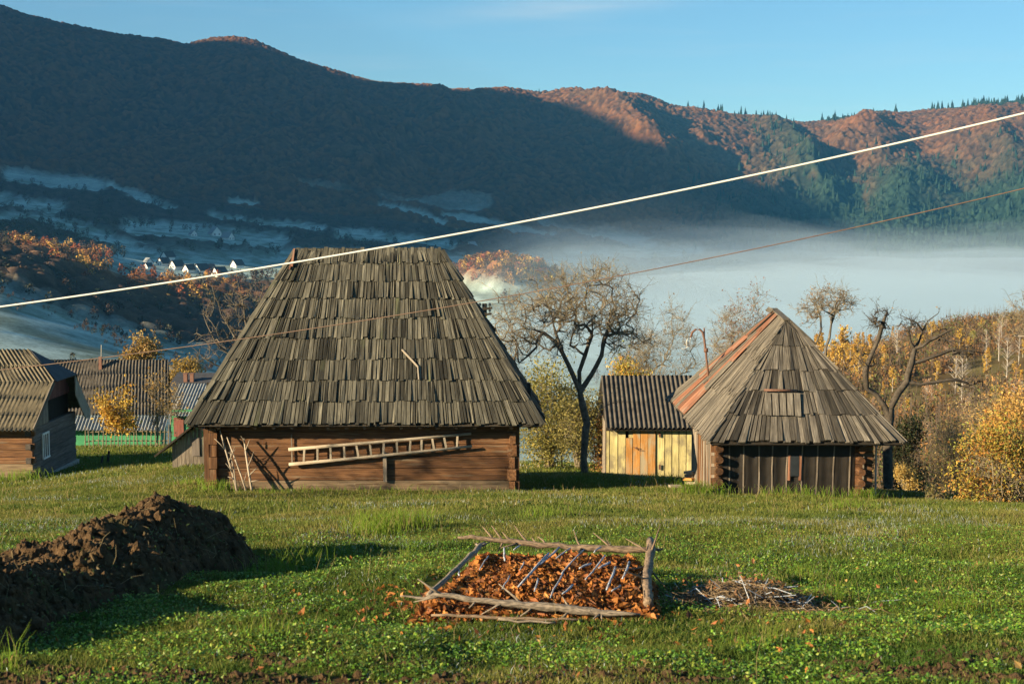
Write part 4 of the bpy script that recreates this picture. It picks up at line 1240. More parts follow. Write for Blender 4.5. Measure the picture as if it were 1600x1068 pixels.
for k in range(9):                        # boarded barge triangle of the far rake
    ya = ky1 + (ey1 - ky1) * k / 9; yb2 = ky1 + (ey1 - ky1) * (k + .92) / 9; f = lambda y: kz + (ezz - kz) * (y - ky1) / (ey1 - ky1)
    bot = lambda y: kz - .9 - (y - ky1) * .9
    if f(yb2) - .06 > bot(ya) - .6:
        m.hexa([(-18.29, ya, max(bot(ya), ezz - .35)), (-18.25, ya, max(bot(ya), ezz - .35)), (-18.25, yb2, max(bot(yb2), ezz - .35)), (-18.29, yb2, max(bot(yb2), ezz - .35)), (-18.29, ya, f(ya) - .06), (-18.25, ya, f(ya) - .06), (-18.25, yb2, f(yb2) - .06), (-18.29, yb2, f(yb2) - .06)], rr(.4, .9))
m.build('barge_boards', M_rail, hr)
m = MB(); m.beam((-18.48, ey0 + .05, ezz + .02), (-18.28, ky0, kz - .02), .04, .22, (0, -1, 1), rnd=.5); m.build('rake_board', M_greywood, hr)
m = MB()
y = 55.0
while y < 60.5:                            # gable boarding, pale then maroon
    w = .2; zt = min(kz - .05, ezz + (rzz - ezz) * (min(y, 2 * ry - y - w) - ey0) / (ry - ey0) - .02)
    zb = wz1 + .02 if y < 57.0 else wz1 + .9
    if zt > zb + .1: m.beam((hx + .02, y + w / 2, zb), (hx + .02, y + w / 2, zt), w * .95, .03, (1, 0, 0), rnd=rr(.3, .9), mi=0 if y < 57.0 else 1)
    y += w
m.build('gable_boards', [M_greywood, M_maroon], house)
m = MB(); m.box((hx - .3, 57.05, wz1 + .0), (hx - .2, 60.3, wz1 + 1.0), .1); m.build('loft_shade_panel', M_under, house)  # dark panel put in for the shade inside the gable recess
wza, wzb = P(71, 677, 56.7)[2], P(71, 712, 56.7)[2]
fr = MB()
for y0_, y1_ in ((56.2, 56.27), (56.93, 57.0), (56.43, 56.47), (56.68, 56.72)): fr.box((hx + .01, y0_, wzb), (hx + .06, y1_, wza))
fr.box((hx + .01, 56.2, wza + .002), (hx + .065, 57.0, wza + .07)); fr.box((hx + .01, 56.2, wzb - .07), (hx + .08, 57.0, wzb - .002))
win = fr.build('window', M_white, house)
m = MB(); m.box((hx + .005, 56.26, wzb), (hx + .03, 56.94, wza)); m.build('pane', M_glass, win)

# long house behind with green wall
L2 = thing('long_house', 'long low house with brown corrugated roof and dim green wall behind the fence', 'house', P(190, 692, 75))
ax, bx = P(90, 0, 75)[0], P(244, 0, 75)[0]
rz2, ez2 = P(160, 562, 79)[2], P(160, 672, 75)[2]
m = MB(); corr(m, (ax - 3, 75 + .8, ez2 + .68), (bx, 75 + .8, ez2 + .68), (bx, 79, rz2), (ax - 3, 79, rz2), .18, .045, 4, xr=lambda t: bx - ax + 3 - .72 * t)
l2r = m.build('roof', M_asbestos_dark, L2, smooth=True)
m = MB(); corr(m, (ax - 3, 74.9, ez2), (bx, 74.9, ez2), (bx, 75.85, ez2 + .66), (ax - 3, 75.85, ez2 + .66), .18, .045, 1); m.build('lower_roof_sheet', M_tinblue, l2r, smooth=True)  # blue of the reflected sky is put into this sheet's colour
m = MB(); corr(m, (bx, 83, ez2), (ax - 3, 83, ez2), (ax - 3, 79, rz2), (bx, 79, rz2), .18, .045, 3, xl=lambda t: 1.5 - .78 * t); m.build('back_roof', M_asbestos_dark, l2r, smooth=True)
m = MB(); m.box((ax - 2.8, 75.4, ez2 - 2.2), (bx - .3, 75.6, ez2 + .3)); face(m, [(bx - .32, 75.62, ez2 - 2.2), (bx - 1.75, 82.4, ez2 - 2.2), (bx - 1.75, 82.4, ez2 + .3), (bx - .32, 75.62, ez2 + .3)], .15); m.build('wall', M_green, L2)
m = MB(); face(m, [(bx - .37, 75.7, ez2 + .32), (bx - 1.75, 82.3, ez2 + .32), (bx - 1.0, 79, rz2 - .15)], .1); m.build('gable', M_greywood, L2)
m = MB(); q = P(158, 565, 78.6); m.box((q[0] - .08, 78.4, q[2] - .5), (q[0] + .08, 78.58, q[2] + .30)); ch = m.build('chimney', M_brick, l2r)
m = MB(); m.tube([(q[0] + .05, 78.5, q[2] + .30), (q[0] + .07, 78.5, q[2] + .95)], .022, 6); m.build('chimney_pipe', M_zinc, ch)

# blue-grey roofed house with bright green wall
L3 = thing('green_house', 'bright green walled house with pale blue grey corrugated roof', 'house', P(285, 684, 90.5))
ax, bx = P(246, 0, 90)[0], P(345, 0, 90)[0]
m = MB(); e3, r3 = P(280, 650, 90)[2], P(280, 599, 94)[2]
corr(m, (ax, 90, e3), (bx, 90, e3), (bx + .5, 94, r3), (ax, 94, r3), .2, .035, 3); l3r = m.build('roof', M_tinblue, L3, smooth=True)
m = MB(); corr(m, (bx, 98, e3), (ax, 98, e3), (ax, 94, r3), (bx, 94, r3), .2, .035, 3); m.build('back_roof', M_tinblue, l3r, smooth=True)
m = MB(); m.box((ax + .2, 90.5, e3 - 2.2), (bx - .3, 90.7, e3 + .35)); m.box((ax + .2, 90.72, e3 - 2.2), (ax + .4, 97.4, e3 + .35)); m.build('wall', M_green, L3)
m = MB(); q0, q1 = P(271, 652, 90.4), P(287, 682, 90.4); m.box((q0[0], 90.42, q1[2]), (q1[0], 90.48, q0[2])); m.build('door', M_maroon, L3)
m = MB(); face(m, [(ax + .3, 90.75, e3 + .36), (ax + .3, 97.3, e3 + .36), (ax + .3, 94, r3 - .1)][::-1], .1); m.build('gable', M_white, L3)
# dark roof beyond
L4 = thing('dark_roofed_house', 'house showing only a dark roof with two brick chimneys', 'house', P(290, 640, 101))
ax, bx = P(250, 0, 101)[0], P(335, 0, 101)[0]; e4, r4 = P(290, 604, 101)[2], P(290, 582, 104)[2]
m = MB(); face(m, [(ax, 101, e4), (bx, 101, e4), (bx, 104, r4), (ax, 104, r4)], .08); face(m, [(bx, 107, e4), (ax, 107, e4), (ax, 104, r4), (bx, 104, r4)], .08); l4r = m.build('roof', M_roofdark, L4)
m = MB(); m.box((ax + .3, 101.4, e4 - 2.4), (bx - .3, 106.5, e4)); m.build('wall', M_darkwood, L4)
for u_ in (290.5, 300.5):
    m = MB(); q = P(u_, 592, 102.2); m.box((q[0] - .13, 102.0, q[2] - .6), (q[0] + .13, 102.3, q[2] + .38)); m.box((q[0] - .16, 101.96, q[2] + .382), (q[0] + .16, 102.34, q[2] + .44)); m.build('chimney', M_brick, l4r)
# grey gabled shed
L5 = thing('grey_shed', 'small grey plank shed with steep gable beside the big barn', 'shed', P(288, 726, 48))
ap, le, re = P(305, 663, 48), P(242, 714, 48), P(366, 714, 48)
m = MB(); x = P(255, 0, 48.3)[0]; xe = P(352, 0, 48.3)[0]
while x < xe:
    w = rr(.12, .18); zt = ap[2] - abs(x + w / 2 - ap[0]) * (ap[2] - le[2]) / (ap[0] - le[0]) - .06
    m.beam((x + w / 2, 48.3, ap[2] - 2.4), (x + w / 2, 48.3, zt), w * .94, .03, (0, 1, 0), rnd=rr(.2, .8)); x += w
m.build('front_wall', M_greywood, L5)
m = MB(); x0_ = P(255, 0, 48.3)[0]; m.box((x0_, 48.33, ap[2] - 2.5), (x0_ + .06, 52, le[2])); m.build('side_wall', M_greywood, L5); m = MB(); m.box((xe - .06, 48.33, ap[2] - 2.5), (xe, 52, le[2])); m.build('side_wall', M_greywood, L5)
m = MB(); b_ = np.array((0, 4.4, 0))
face(m, [le, ap, ap + b_, le + b_][::-1], .06); face(m, [ap + (0, .003, 0), re, re + b_, ap + b_][::-1], .06)
m.build('roof', M_under, L5)
m = MB(); q0, q1 = P(300, 684, 48.25), P(312, 712, 48.25); m.box((q0[0], 48.24, q1[2]), (q1[0], 48.28, q0[2])); m.build('hatch', M_darkwood, L5)

# stick fence in front of the long house
fx0, fx1 = P(116, 0, 72)[0], P(250, 0, 72)[0]
fence = thing('stick_fence', 'rough stick fence before the long green walled house', 'fence', G(fx0, 72))
for dz in (.35, .8):
    m = MB(); m.tube([G(fx0 + (fx1 - fx0) * t, 72, dz + rr(-.04, .04)) for t in np.linspace(0, 1, 8)], .03, 5); m.build('rail', M_twig, fence)
x = fx0
while x < fx1:
    m = MB(); b_ = G(x, 71.95, -.05); m.tube([b_, b_ + np.array((rr(-.08, .08), 0, rr(.85, 1.25)))], [.035, .02], 5); m.build('picket', M_twig, fence); x += rr(.17, .26)
for u_, v0, v1, dx, lab in ((158, 725, 712, 2.5, 'shorter leaning post in the shaded yard grass'), (168, 724, 704, 2.5, 'taller leaning post in the shaded yard grass')):
    q = P(u_, v0, 60); q[2] = float(gz(np.array([q[0]]), np.array([60.]))[0]) - .1; t_ = P(u_ + dx, v1, 60)
    m = MB(); m.tube([q, t_], [.06, .05], 6); tag(m.build('wooden_post', M_under, origin=q), lab, 'post', 'posts in the yard')

# utility pole behind the barn
up_ = thing('utility_pole', 'dark wooden utility pole with crossarms rising behind the barn roof', 'utility pole', P(757, 730, 60))
tq = P(757, 474, 60)
m = MB(); m.tube([(tq[0], 60, -12), (tq[0], 60, tq[2])], [.14, .10], 8); m.build('pole', M_under, up_, smooth=True)
for v_, w in ((483, .55), (492, .5)):
    m = MB(); q = P(757, v_, 59.85); m.beam(q + (-w * .9, 0, -.06), q + (w * .6, 0, .06), .09, .09, rnd=.3); a_ = m.build('crossarm', M_under, up_)
    for s_ in (-.42, -.2, .22):
        m = MB(); m.tube([q + (s_, 0, .02), q + (s_, 0, .14), q + (s_, 0, .17), q + (s_, 0, .27)], [.015, .02, .06, .045], 7); m.build('insulator', M_glass, a_)

# cables
def cable(name, pts, d0, d1, r, mat, lab):
    xs = [p[0] for p in pts]; us = np.linspace(xs[0], xs[-1], 60)
    k = np.polyfit(xs, [p[1] for p in pts], 2)
    Q = [P(u_, np.polyval(k, u_), d0 + (d1 - d0) * (u_ - xs[0]) / (xs[-1] - xs[0])) for u_ in us]
    Q = np.array(Q); a_ = Q[0] + (Q[0] - Q[1]) * 25; b_ = Q[-1] + (Q[-1] - Q[-2]) * 25
    m = MB(); m.tube(np.vstack([a_, Q, b_]), r, 8)
    tag(m.build(name, mat, origin=Q[30], smooth=True), lab, 'cable')
cable('overhead_cable', [(0, 477.5), (400, 423), (800, 350), (1200, 265), (1600, 179)], 21, 17, .0135, M_wirewhite, 'thick white overhead cable slanting up across the whole picture')
cable('overhead_cable', [(0, 577), (330, 537), (740, 473), (960, 433), (1300, 360), (1600, 296)], 30, 26, .0095, M_wirebrown, 'thin brown overhead cable below the thick white one')

# hamlet in the valley
def hamlet_house(u_, v_, s, rot, lab, lit=0, dmin=600):
    q = hit(u_, v_, dmin); k = q[1] / FPX
    w = s * 1.3 * k; L = w * 1.5; hw = w * .42; hr_ = w * .62
    t = thing('village_house', lab, 'house', q, 'houses of the hamlet in the valley')
    c_, s_ = math.cos(rot), math.sin(rot)
    T = lambda x, y, z: q + np.array((x * c_ - y * s_, x * s_ + y * c_, z))
    m = MB()
    p = [T(-w / 2, 0, -1.5), T(w / 2, 0, -1.5), T(w / 2, L, -1.5), T(-w / 2, L, -1.5), T(-w / 2, 0, hw), T(w / 2, 0, hw), T(w / 2, L, hw), T(-w / 2, L, hw)]
    m.hexa(p); m.add([T(-w / 2, 0.01, hw), T(w / 2, 0.01, hw), T(0, 0.01, hw + hr_), T(-w / 2, L - .01, hw), T(w / 2, L - .01, hw), T(0, L - .01, hw + hr_)], [np.array([(0, 1, 2), (5, 4, 3)])])
    m.build('wall', M_white, t)
    m = MB(); o = w * .12; th = .25
    for sx in (-1, 1):
        a_, b_ = T(sx * (w / 2 + o), -o, hw - o * 1.2), T(0, -o, hw + hr_ + .05); a2, b2 = T(sx * (w / 2 + o), L + o, hw - o * 1.2), T(0, L + o, hw + hr_ + .05)
        pts = [a_, b_, b2, a2]; face(m, pts if sx < 0 else pts[::-1], -th)
    m.build('roof', M_tinblue if lit == 2 else M_roofdark, t)  # lit only chooses between pale and dark roofing
    for wx in (-.24, .24):
        m = MB(); m.beam(T(w * wx, -.05, hw * .25), T(w * wx, -.05, hw * .75), w * .13, .06, T(0, 1, 0) - q, rnd=.5); m.build('window', M_glass, t)
    return t
HH = [(257, 405, 9, -.55, 'highest white gabled house of the hamlet below the dark woods', 0), (250, 415, 9, -.55, 'pinkish lit gable just below the highest hamlet house', 0), (269.5, 420, 10, -.55, 'white pointed gable beside a red roofed neighbour in the hamlet', 0),
      (290, 425, 9, -.55, 'low white house with a small dark gable in the hamlet middle', 0), (307.5, 427, 11, -.55, 'largest bright white gable in the hamlet middle', 0), (322, 422, 7, -.9, 'narrow white gable tucked behind the largest hamlet gable', 0),
      (335.5, 432, 11, -.55, 'white gabled house just above the thick white cable', 0), (365, 418, 9, -.55, 'white rounded gable standing alone right of the hamlet', 0), (228, 419, 6, -.55, 'tiny cream gable at the left end of the hamlet', 0), (235, 414, 8, .6, 'small pale green roofed house near the hamlet left end', 2),
      (340.5, 369, 11, .5, 'pale house on the shaded slope above the hamlet', 2), (363, 375, 9, .9, 'smaller pale house right of the one above the hamlet', 2), (305, 369, 7, .5, 'tiny pale house left of the ones above the hamlet', 2), (732, 390, 9, -.55, 'single white house on the slope behind the barn roof ridge', 2)]
for a in HH: hamlet_house(*a, dmin=860)

# ------------------------------------------------------------------ trees and bushes
def polys_to(mb, polys, n=5, jit=0.12):
    by = {}
    for pts, rad in polys: by.setdefault(len(pts), []).append((pts, rad))
    for k, L in by.items():
        mb.tubes(np.array([p for p, _ in L], float), np.array([r for _, r in L], float), n, jit=jit)

def grow(limbs, targets, r_tip=0.008, expo=0.46, step=0.3, rmax=0.3, curl=0.35, seed=1, limb_r=None):
    """limbs: measured polylines (first one starts at the root); every target is reached from the nearest wood.
    returns chains of (points, radii) and nodes"""
    g = np.random.default_rng(seed)
    pos, par, chains = [], [], []
    fixed = {}
    for li, L in enumerate(limbs):
        L = [np.asarray(p, float) for p in L]
        if li == 0: ids = []; prev = -1
        else:
            dd = np.linalg.norm(np.array(pos) - L[0], axis=1); prev = int(dd.argmin()); ids = [prev]; L = L[1:] if dd[prev] < 0.35 else L
        fine = [L[0]]
        for a, b in zip(L[:-1], L[1:]):
            k = max(1, int(np.linalg.norm(b - a) / step)); fine += [a + (b - a) * (i + 1) / k + g.normal(size=3) * .02 * (i + 1 < k) for i in range(k)]
        for p in fine:
            pos.append(p); par.append(prev); prev = len(pos) - 1; ids.append(prev)
        chains.append(ids)
    root = pos[0]
    T = targets[np.argsort(np.linalg.norm(targets - np.array(pos).mean(0), axis=1))]
    for t in T:
        A = np.array(pos); dd = np.linalg.norm(A - t, axis=1) + 0.25 * np.clip(A[:, 2] - t[2], 0, None)
        dd[:2] += 5
        i = int(dd.argmin()); p0 = A[i]; d = np.linalg.norm(t - p0)
        if d < step * .4: continue
        pd = p0 - A[par[i]] if par[i] >= 0 else np.array((0, 0, 1.0))
        pd = pd / (np.linalg.norm(pd) + 1e-9)
        p1 = p0 + pd * d * curl + g.normal(size=3) * d * .12
        k = max(2, int(math.ceil(d / step))); ids = [i]; prev = i
        for j in range(1, k + 1):
            s = j / k; p = p0 * (1 - s) ** 2 + 2 * p1 * s * (1 - s) + t * s * s + g.normal(size=3) * .04 * step / .3
            pos.append(p); par.append(prev); prev = len(pos) - 1; ids.append(prev)
        chains.append(ids)
    n = len(pos); cnt = np.zeros(n); has = np.zeros(n, bool)
    for i in range(n):
        if par[i] >= 0: has[par[i]] = True
    cnt[~has] = 1
    for i in range(n - 1, -1, -1):
        if par[i] >= 0: cnt[par[i]] += cnt[i]
    R = np.minimum(r_tip * cnt ** expo, rmax)
    pos = np.array(pos)
    out = []
    for ids in chains:
        r = R[ids].copy()
        if len(ids) > 1: r[0] = min(r[0], r[1] * 1.15)
        r[-1] *= 0.7
        out.append((pos[ids], r))
    return out, pos, R, np.array(par)

def twigs(pos, R, par, rthr, per, L, g, r0=0.006, up=0.3, sub=2):
    sel = np.where((R < rthr) & (par >= 0))[0]
    i = np.repeat(sel, per); k = len(i)
    if k == 0: return [], np.zeros((0, 3))
    d0 = nrm(pos[i] - pos[par[i]])
    d = nrm(d0 * .5 + g.normal(size=(k, 3)) * .75 + np.array((0, 0, up)))
    l = L * g.uniform(.35, 1.2, (k, 1))
    p0 = pos[i]; p1 = p0 + d * l * .5 + g.normal(size=(k, 3)) * l * .06; p2 = p0 + d * l + g.normal(size=(k, 3)) * l * .14
    S = [(np.stack([p0, p1, p2], 1), np.stack([np.full(k, r0), np.full(k, r0 * .75), np.full(k, r0 * .4)], 1))]
    tips = [p2]
    for _ in range(sub):
        f = g.uniform(.3, .95, (k, 1)); q0 = p0 + (p2 - p0) * f
        dd = nrm(d + g.normal(size=(k, 3)) * .8); q1 = q0 + dd * l * g.uniform(.25, .6, (k, 1))
        S.append((np.stack([q0, (q0 + q1) / 2 + g.normal(size=(k, 3)) * l * .04, q1], 1), np.stack([np.full(k, r0 * .65), np.full(k, r0 * .5), np.full(k, r0 * .3)], 1)))
        tips.append(q1)
    return S, np.concatenate(tips)

def leaves(mb, pts, size, cols, g, spread=.05, var=.3):
    k = len(pts)
    if not k: return
    c = pts + g.normal(size=(k, 3)) * spread
    s = size * g.uniform(.6, 1.3, (k, 1))
    a = nrm(g.normal(size=(k, 3))) ; b = nrm(np.cross(a, g.normal(size=(k, 3))))
    col = np.array(cols)[g.integers(0, len(cols), k)] * g.uniform(1 - var, 1 + var, (k, 1))
    mb.quads(c, a * s, b * s * .75, col, g.random(k), bend=np.cross(a, b) * s * .25)

def ell(g, c, r, n, shell=.5):
    q = nrm(g.normal(size=(n, 3))) * g.uniform(shell ** 3, 1, (n, 1)) ** (1 / 3)
    return np.asarray(c) + q * np.asarray(r)

def tree(name, label, limbs, targets, seed, mat=M_bark, tmat=None, r_tip=.008, expo=.46, rmax=.2, step=.3, tw=(.03, 3, .5), leaf=None, r0=.006, up=.3, group=None, cat='tree', sub=2, curl=.35):
    g = np.random.default_rng(seed)
    ch, pos, R, par = grow(limbs, targets, r_tip, expo, step, rmax, curl, seed)
    t = thing(name, label, cat, pos[0], group)
    m = MB(); polys_to(m, ch, 6, .25); m.build('trunk', mat, t, smooth=True)
    S, tips = twigs(pos, R, par, tw[0], tw[1], tw[2], g, r0, up, sub)
    m = MB()
    for pt, rd in S: m.tubes(pt, rd, 3)
    cr = m.build('crown', tmat or mat, t)
    if leaf:
        m = MB(); k = min(len(tips), leaf[0]); leaves(m, tips[g.permutation(len(tips))[:k]], leaf[1], leaf[2], g, leaf[3] if len(leaf) > 3 else .05)
        m.build('foliage', M_leaf, cr)
    return t

g0 = np.random.default_rng(11)
PX = lambda pts, d, dj=0.0: [P(u, v, d + (random.uniform(-dj, dj) if i else 0)) for i, (u, v) in enumerate(pts)]
k45 = 45 / FPX
# the old apple tree between barn and shed
trunk = PX([(914, 742), (912, 715), (914, 690), (917, 660), (910, 632), (906, 612)], 45)
A1 = PX([(906, 612), (893, 580), (881, 555), (870, 535), (850, 520), (820, 512), (795, 520)], 45, .25)
A2 = PX([(903, 600), (905, 580), (914, 555), (926, 525), (925, 495), (905, 470)], 45, .3)
A3 = PX([(912, 618), (924, 585), (940, 555), (946, 525), (960, 500), (975, 480)], 45, .3)
A4 = PX([(946, 525), (965, 520), (985, 518), (1005, 535)], 45, .2)
A5 = PX([(881, 555), (868, 520), (862, 490), (850, 465)], 45, .3)
A6 = PX([(912, 645), (895, 610), (880, 605), (858, 616)], 44.9, .1)
A7 = PX([(918, 665), (935, 640), (950, 632), (962, 628)], 44.8, .1)
tg = np.concatenate([ell(g0, P(850, 497, 45), (88 * k45, 2.0, 62 * k45), 130, .3), ell(g0, P(925, 470, 45), (84 * k45, 2.0, 55 * k45), 130, .3), ell(g0, P(968, 510, 45), (48 * k45, 1.5, 46 * k45), 60, .3),
                     ell(g0, P(805, 530, 45), (42 * k45, 1.3, 38 * k45), 45, .3)])
tree('apple_tree', 'spreading old apple tree nearly leafless between big barn and yellow shed', [trunk, A1, A2, A3, A4, A5, A6, A7], tg, 21, M_bark, M_twig, r_tip=.0125, expo=.46, rmax=.20, tw=(.05, 3, .55), r0=.0078,
     leaf=(1100, .032, [(.34, .25, .08), (.28, .20, .07), (.36, .31, .11), (.22, .22, .07)], .03))
# bare tree left, behind the barn
d_ = 48.5; k = d_ / FPX
L0 = [P(402, 720, d_), P(400, 660, d_), P(392, 600, d_), P(372, 560, d_)]
L1 = PX([(392, 600), (375, 545), (360, 515), (345, 490), (335, 462), (331, 445)], d_, .2); L2_ = PX([(372, 560), (345, 545), (330, 520), (318, 492)], d_, .2)
L3_ = PX([(392, 600), (390, 540), (383, 500), (377, 460), (370, 432)], d_, .2); L4_ = PX([(400, 640), (350, 575), (320, 560), (298, 540)], d_, .2); L5_ = PX([(390, 560), (400, 500), (405, 470), (412, 450)], d_, .2)
tg = np.concatenate([ell(g0, P(350, 500, d_), (38 * k, 1.0, 55 * k), 40, .3), ell(g0, P(385, 490, d_), (30 * k, 1.0, 50 * k), 30, .3), ell(g0, P(322, 545, d_), (28 * k, .7, 25 * k), 18, .3)])
tree('bare_tree', 'leafless knobbly tree behind the sloping left edge of the barn roof', [L0, L1, L2_, L3_, L4_, L5_], tg, 22, M_bark, M_bark, r_tip=.012, rmax=.16, tw=(.05, 2, .28), r0=.010, up=.5, sub=1)
# twisted tree right of the hut
d_ = 45.5; k = d_ / FPX
Z3 = lambda pts, dj=.15: [P(1230 + x / 2.886, 430 + y / 2.886, d_ + random.uniform(-dj, dj)) for x, y in pts]
tg = np.concatenate([ell(g0, P(1374, 500, d_), (16 * k, .5, 22 * k), 26, .3), ell(g0, P(1352, 565, d_), (28 * k, .6, 22 * k), 26, .3), ell(g0, P(1510, 550, d_), (30 * k, .6, 12 * k), 24, .3),
                     ell(g0, P(1515, 597, d_), (28 * k, .6, 16 * k), 18, .3), ell(g0, P(1480, 528, d_), (22 * k, .6, 15 * k), 14, .3), ell(g0, P(1425, 505, d_), (20 * k, .5, 14 * k), 12, .3)])
tree('twisted_tree', 'shaded twisted leafless tree with heavy forked limbs behind the hut right side', [Z3([(455, 960), (452, 850), (450, 780), (460, 640), (470, 590)], .02), Z3([(470, 590), (500, 530), (540, 480), (560, 400), (575, 330), (610, 250), (635, 205), (680, 172)]),
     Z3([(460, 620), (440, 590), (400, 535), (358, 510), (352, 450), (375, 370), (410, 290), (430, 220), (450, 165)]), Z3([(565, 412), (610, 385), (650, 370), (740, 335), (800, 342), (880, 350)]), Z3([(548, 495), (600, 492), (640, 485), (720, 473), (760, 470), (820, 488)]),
     Z3([(580, 350), (610, 320), (640, 295), (690, 270), (750, 240)]), Z3([(570, 345), (556, 300), (550, 255), (530, 250)]), Z3([(610, 250), (585, 215), (545, 195), (510, 180)]), Z3([(445, 600), (446, 550), (436, 515)])], tg, 23, M_bark_shade, M_bark_shade,
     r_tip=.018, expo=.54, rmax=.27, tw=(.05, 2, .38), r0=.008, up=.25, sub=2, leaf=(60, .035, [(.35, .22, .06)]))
# tree behind the hut roof
d_ = 52; k = d_ / FPX
tg = np.concatenate([ell(g0, P(1300, 470, d_), (38 * k, 1.2, 24 * k), 60, .3), ell(g0, P(1268, 482, d_), (22 * k, .9, 20 * k), 28, .3)])
tree('bare_tree', 'leafless tree with a few brown leaves rising above the hut roof ridge', [PX([(1268, 745), (1272, 640), (1284, 570), (1296, 528), (1299, 505)], d_), PX([(1275, 600), (1270, 545), (1283, 515), (1282, 495), (1275, 475)], d_, .1), PX([(1299, 505), (1308, 480), (1318, 462)], d_, .2)], tg, 24,
     M_bark, M_twig, r_tip=.011, rmax=.14, tw=(.04, 3, .4), r0=.0075, leaf=(260, .036, [(.25, .12, .05), (.33, .2, .07)], .03))
# reddish crown behind the hut's left slope, and thin bare trees behind the shed
for u, v0, vt, w, d, lab, cols, nl, sd in ((1168, 740, 480, 40, 66, 'bare reddish tree just behind the hut roof left slope', [(.20, .10, .07), (.26, .14, .09)], 1300, 31), (1046, 740, 520, 46, 62, 'bare grey tree standing behind the yellow shed roof', [(.2, .15, .1)], 160, 32),
                                         (1000, 740, 545, 26, 63, 'slim bare tree behind the left end of the yellow shed roof', [(.2, .15, .1)], 90, 33), (1128, 740, 520, 30, 70, 'faint bare tree behind the hooked pipe on the hut', [(.2, .15, .1)], 120, 34),
                                         (985, 745, 590, 24, 70, 'small bare tree in the gap between apple tree and shed', [(.2, .15, .1)], 60, 36)):
    k = d / FPX; g = np.random.default_rng(sd)
    tg = ell(g, P(u, (vt + v0 - 130) / 2 - 10, d), (w * k, w * k, abs(v0 - 130 - vt) / 2 * k + .8), 80, .2)
    tree('bare_tree', lab, [PX([(u, v0), (u + 2, (v0 + vt) / 2 + 40), (u - 2, (v0 + vt) / 2 - 10)], d)], tg, sd, M_twig, M_twig, r_tip=.010, rmax=.12, tw=(.04, 4, .7), r0=.007, up=.6, leaf=(nl, .05, cols, .08))
# branch reaching in at the right edge
d_ = 62; k = d_ / FPX
tree('bare_tree', 'leafless branches reaching in at the far right edge above the scrub hill', [PX([(1660, 760), (1650, 620), (1630, 540), (1605, 500), (1588, 482), (1575, 462)], d_), PX([(1630, 540), (1612, 480), (1600, 468)], d_, .2)], ell(g0, P(1612, 495, d_), (40 * k, 1, 34 * k), 60, .3), 37,
     M_bark_pale, M_twig, r_tip=.012, rmax=.15, tw=(.04, 3, .5), r0=.008, leaf=(200, .04, [(.3, .2, .08)]))

_q = G(-17.6, 29.2)
tree('bare_tree', 'leafless orchard tree standing outside the picture to the left of the barn', [[_q, _q + (0, 0, 2.2), _q + (.3, .2, 4.0)], [_q + (0, 0, 2.2), _q + (1.2, .4, 3.6), _q + (2.0, .6, 5.0)], [_q + (0, 0, 1.8), _q + (-1.2, -.4, 3.4)]],
     np.concatenate([ell(g0, _q + (.2, 0, 4.2), (2.4, 2.2, 1.5), 120, .3)]), 38, M_bark, M_twig, r_tip=.014, rmax=.2, tw=(.05, 2, .5), r0=.008)

def bush(name, label, base, top_c, rad, n, size, cols, seed, stems=14, clump=22, cs=.22, cat='bush', group=None, mat=M_twig, tw=(2, .5)):
    g = np.random.default_rng(seed)
    base = np.asarray(base, float); t = thing(name, label, cat, base, group)
    tips = ell(g, top_c, rad, max(6, stems), .35)
    m = MB(); S = []
    for q in tips:
        b = base + np.array((g.normal() * rad[0] * .12, g.normal() * rad[1] * .12, -.1))
        mid = b * .5 + q * .5 + np.array(((q[0] - b[0]) * -.12, (q[1] - b[1]) * -.12, .1 * rad[2])) + g.normal(size=3) * .06
        m.tubes(np.stack([b, b * .7 + mid * .3, mid, q])[None], np.array([[.03, .026, .018, .006]]) * (.6 + rad[2] * .25), 5, jit=.2)
    p = ell(g, top_c, np.asarray(rad) * 1.02, stems * 12, .3); q0 = tips[g.integers(0, len(tips), len(p))] * .35 + p * .65; o = q0 - (top_c - base) * .12
    m.tubes(np.stack([o, (o + p) / 2 + g.normal(size=p.shape) * .05, p], 1), np.tile(np.array([[.010, .007, .004]]), (len(p), 1)), 3)
    m.build('stem', mat, t)
    c = tips[g.integers(0, len(tips), n // clump)] + ell(g, (0, 0, 0), np.asarray(rad) * .34, n // clump, .1)
    pts = np.repeat(c, clump, 0) + g.normal(size=(n // clump * clump, 3)) * cs
    tone = np.repeat(g.uniform(.65, 1.3, n // clump), clump)[:, None]; ci = np.repeat(g.integers(0, len(cols), n // clump), clump)
    mix_ = g.random(len(pts)) < .35; ci = np.where(mix_, g.integers(0, len(cols), len(pts)), ci)
    k = len(pts); s = size * g.uniform(.6, 1.35, (k, 1)); a = nrm(g.normal(size=(k, 3))); b = nrm(np.cross(a, g.normal(size=(k, 3))))
    m = MB(); m.quads(pts, a * s, b * s * .7, np.array(cols)[ci] * tone, g.random(k), bend=np.cross(a, b) * s * .25)
    m.build('foliage', M_leaf, t)
    return t

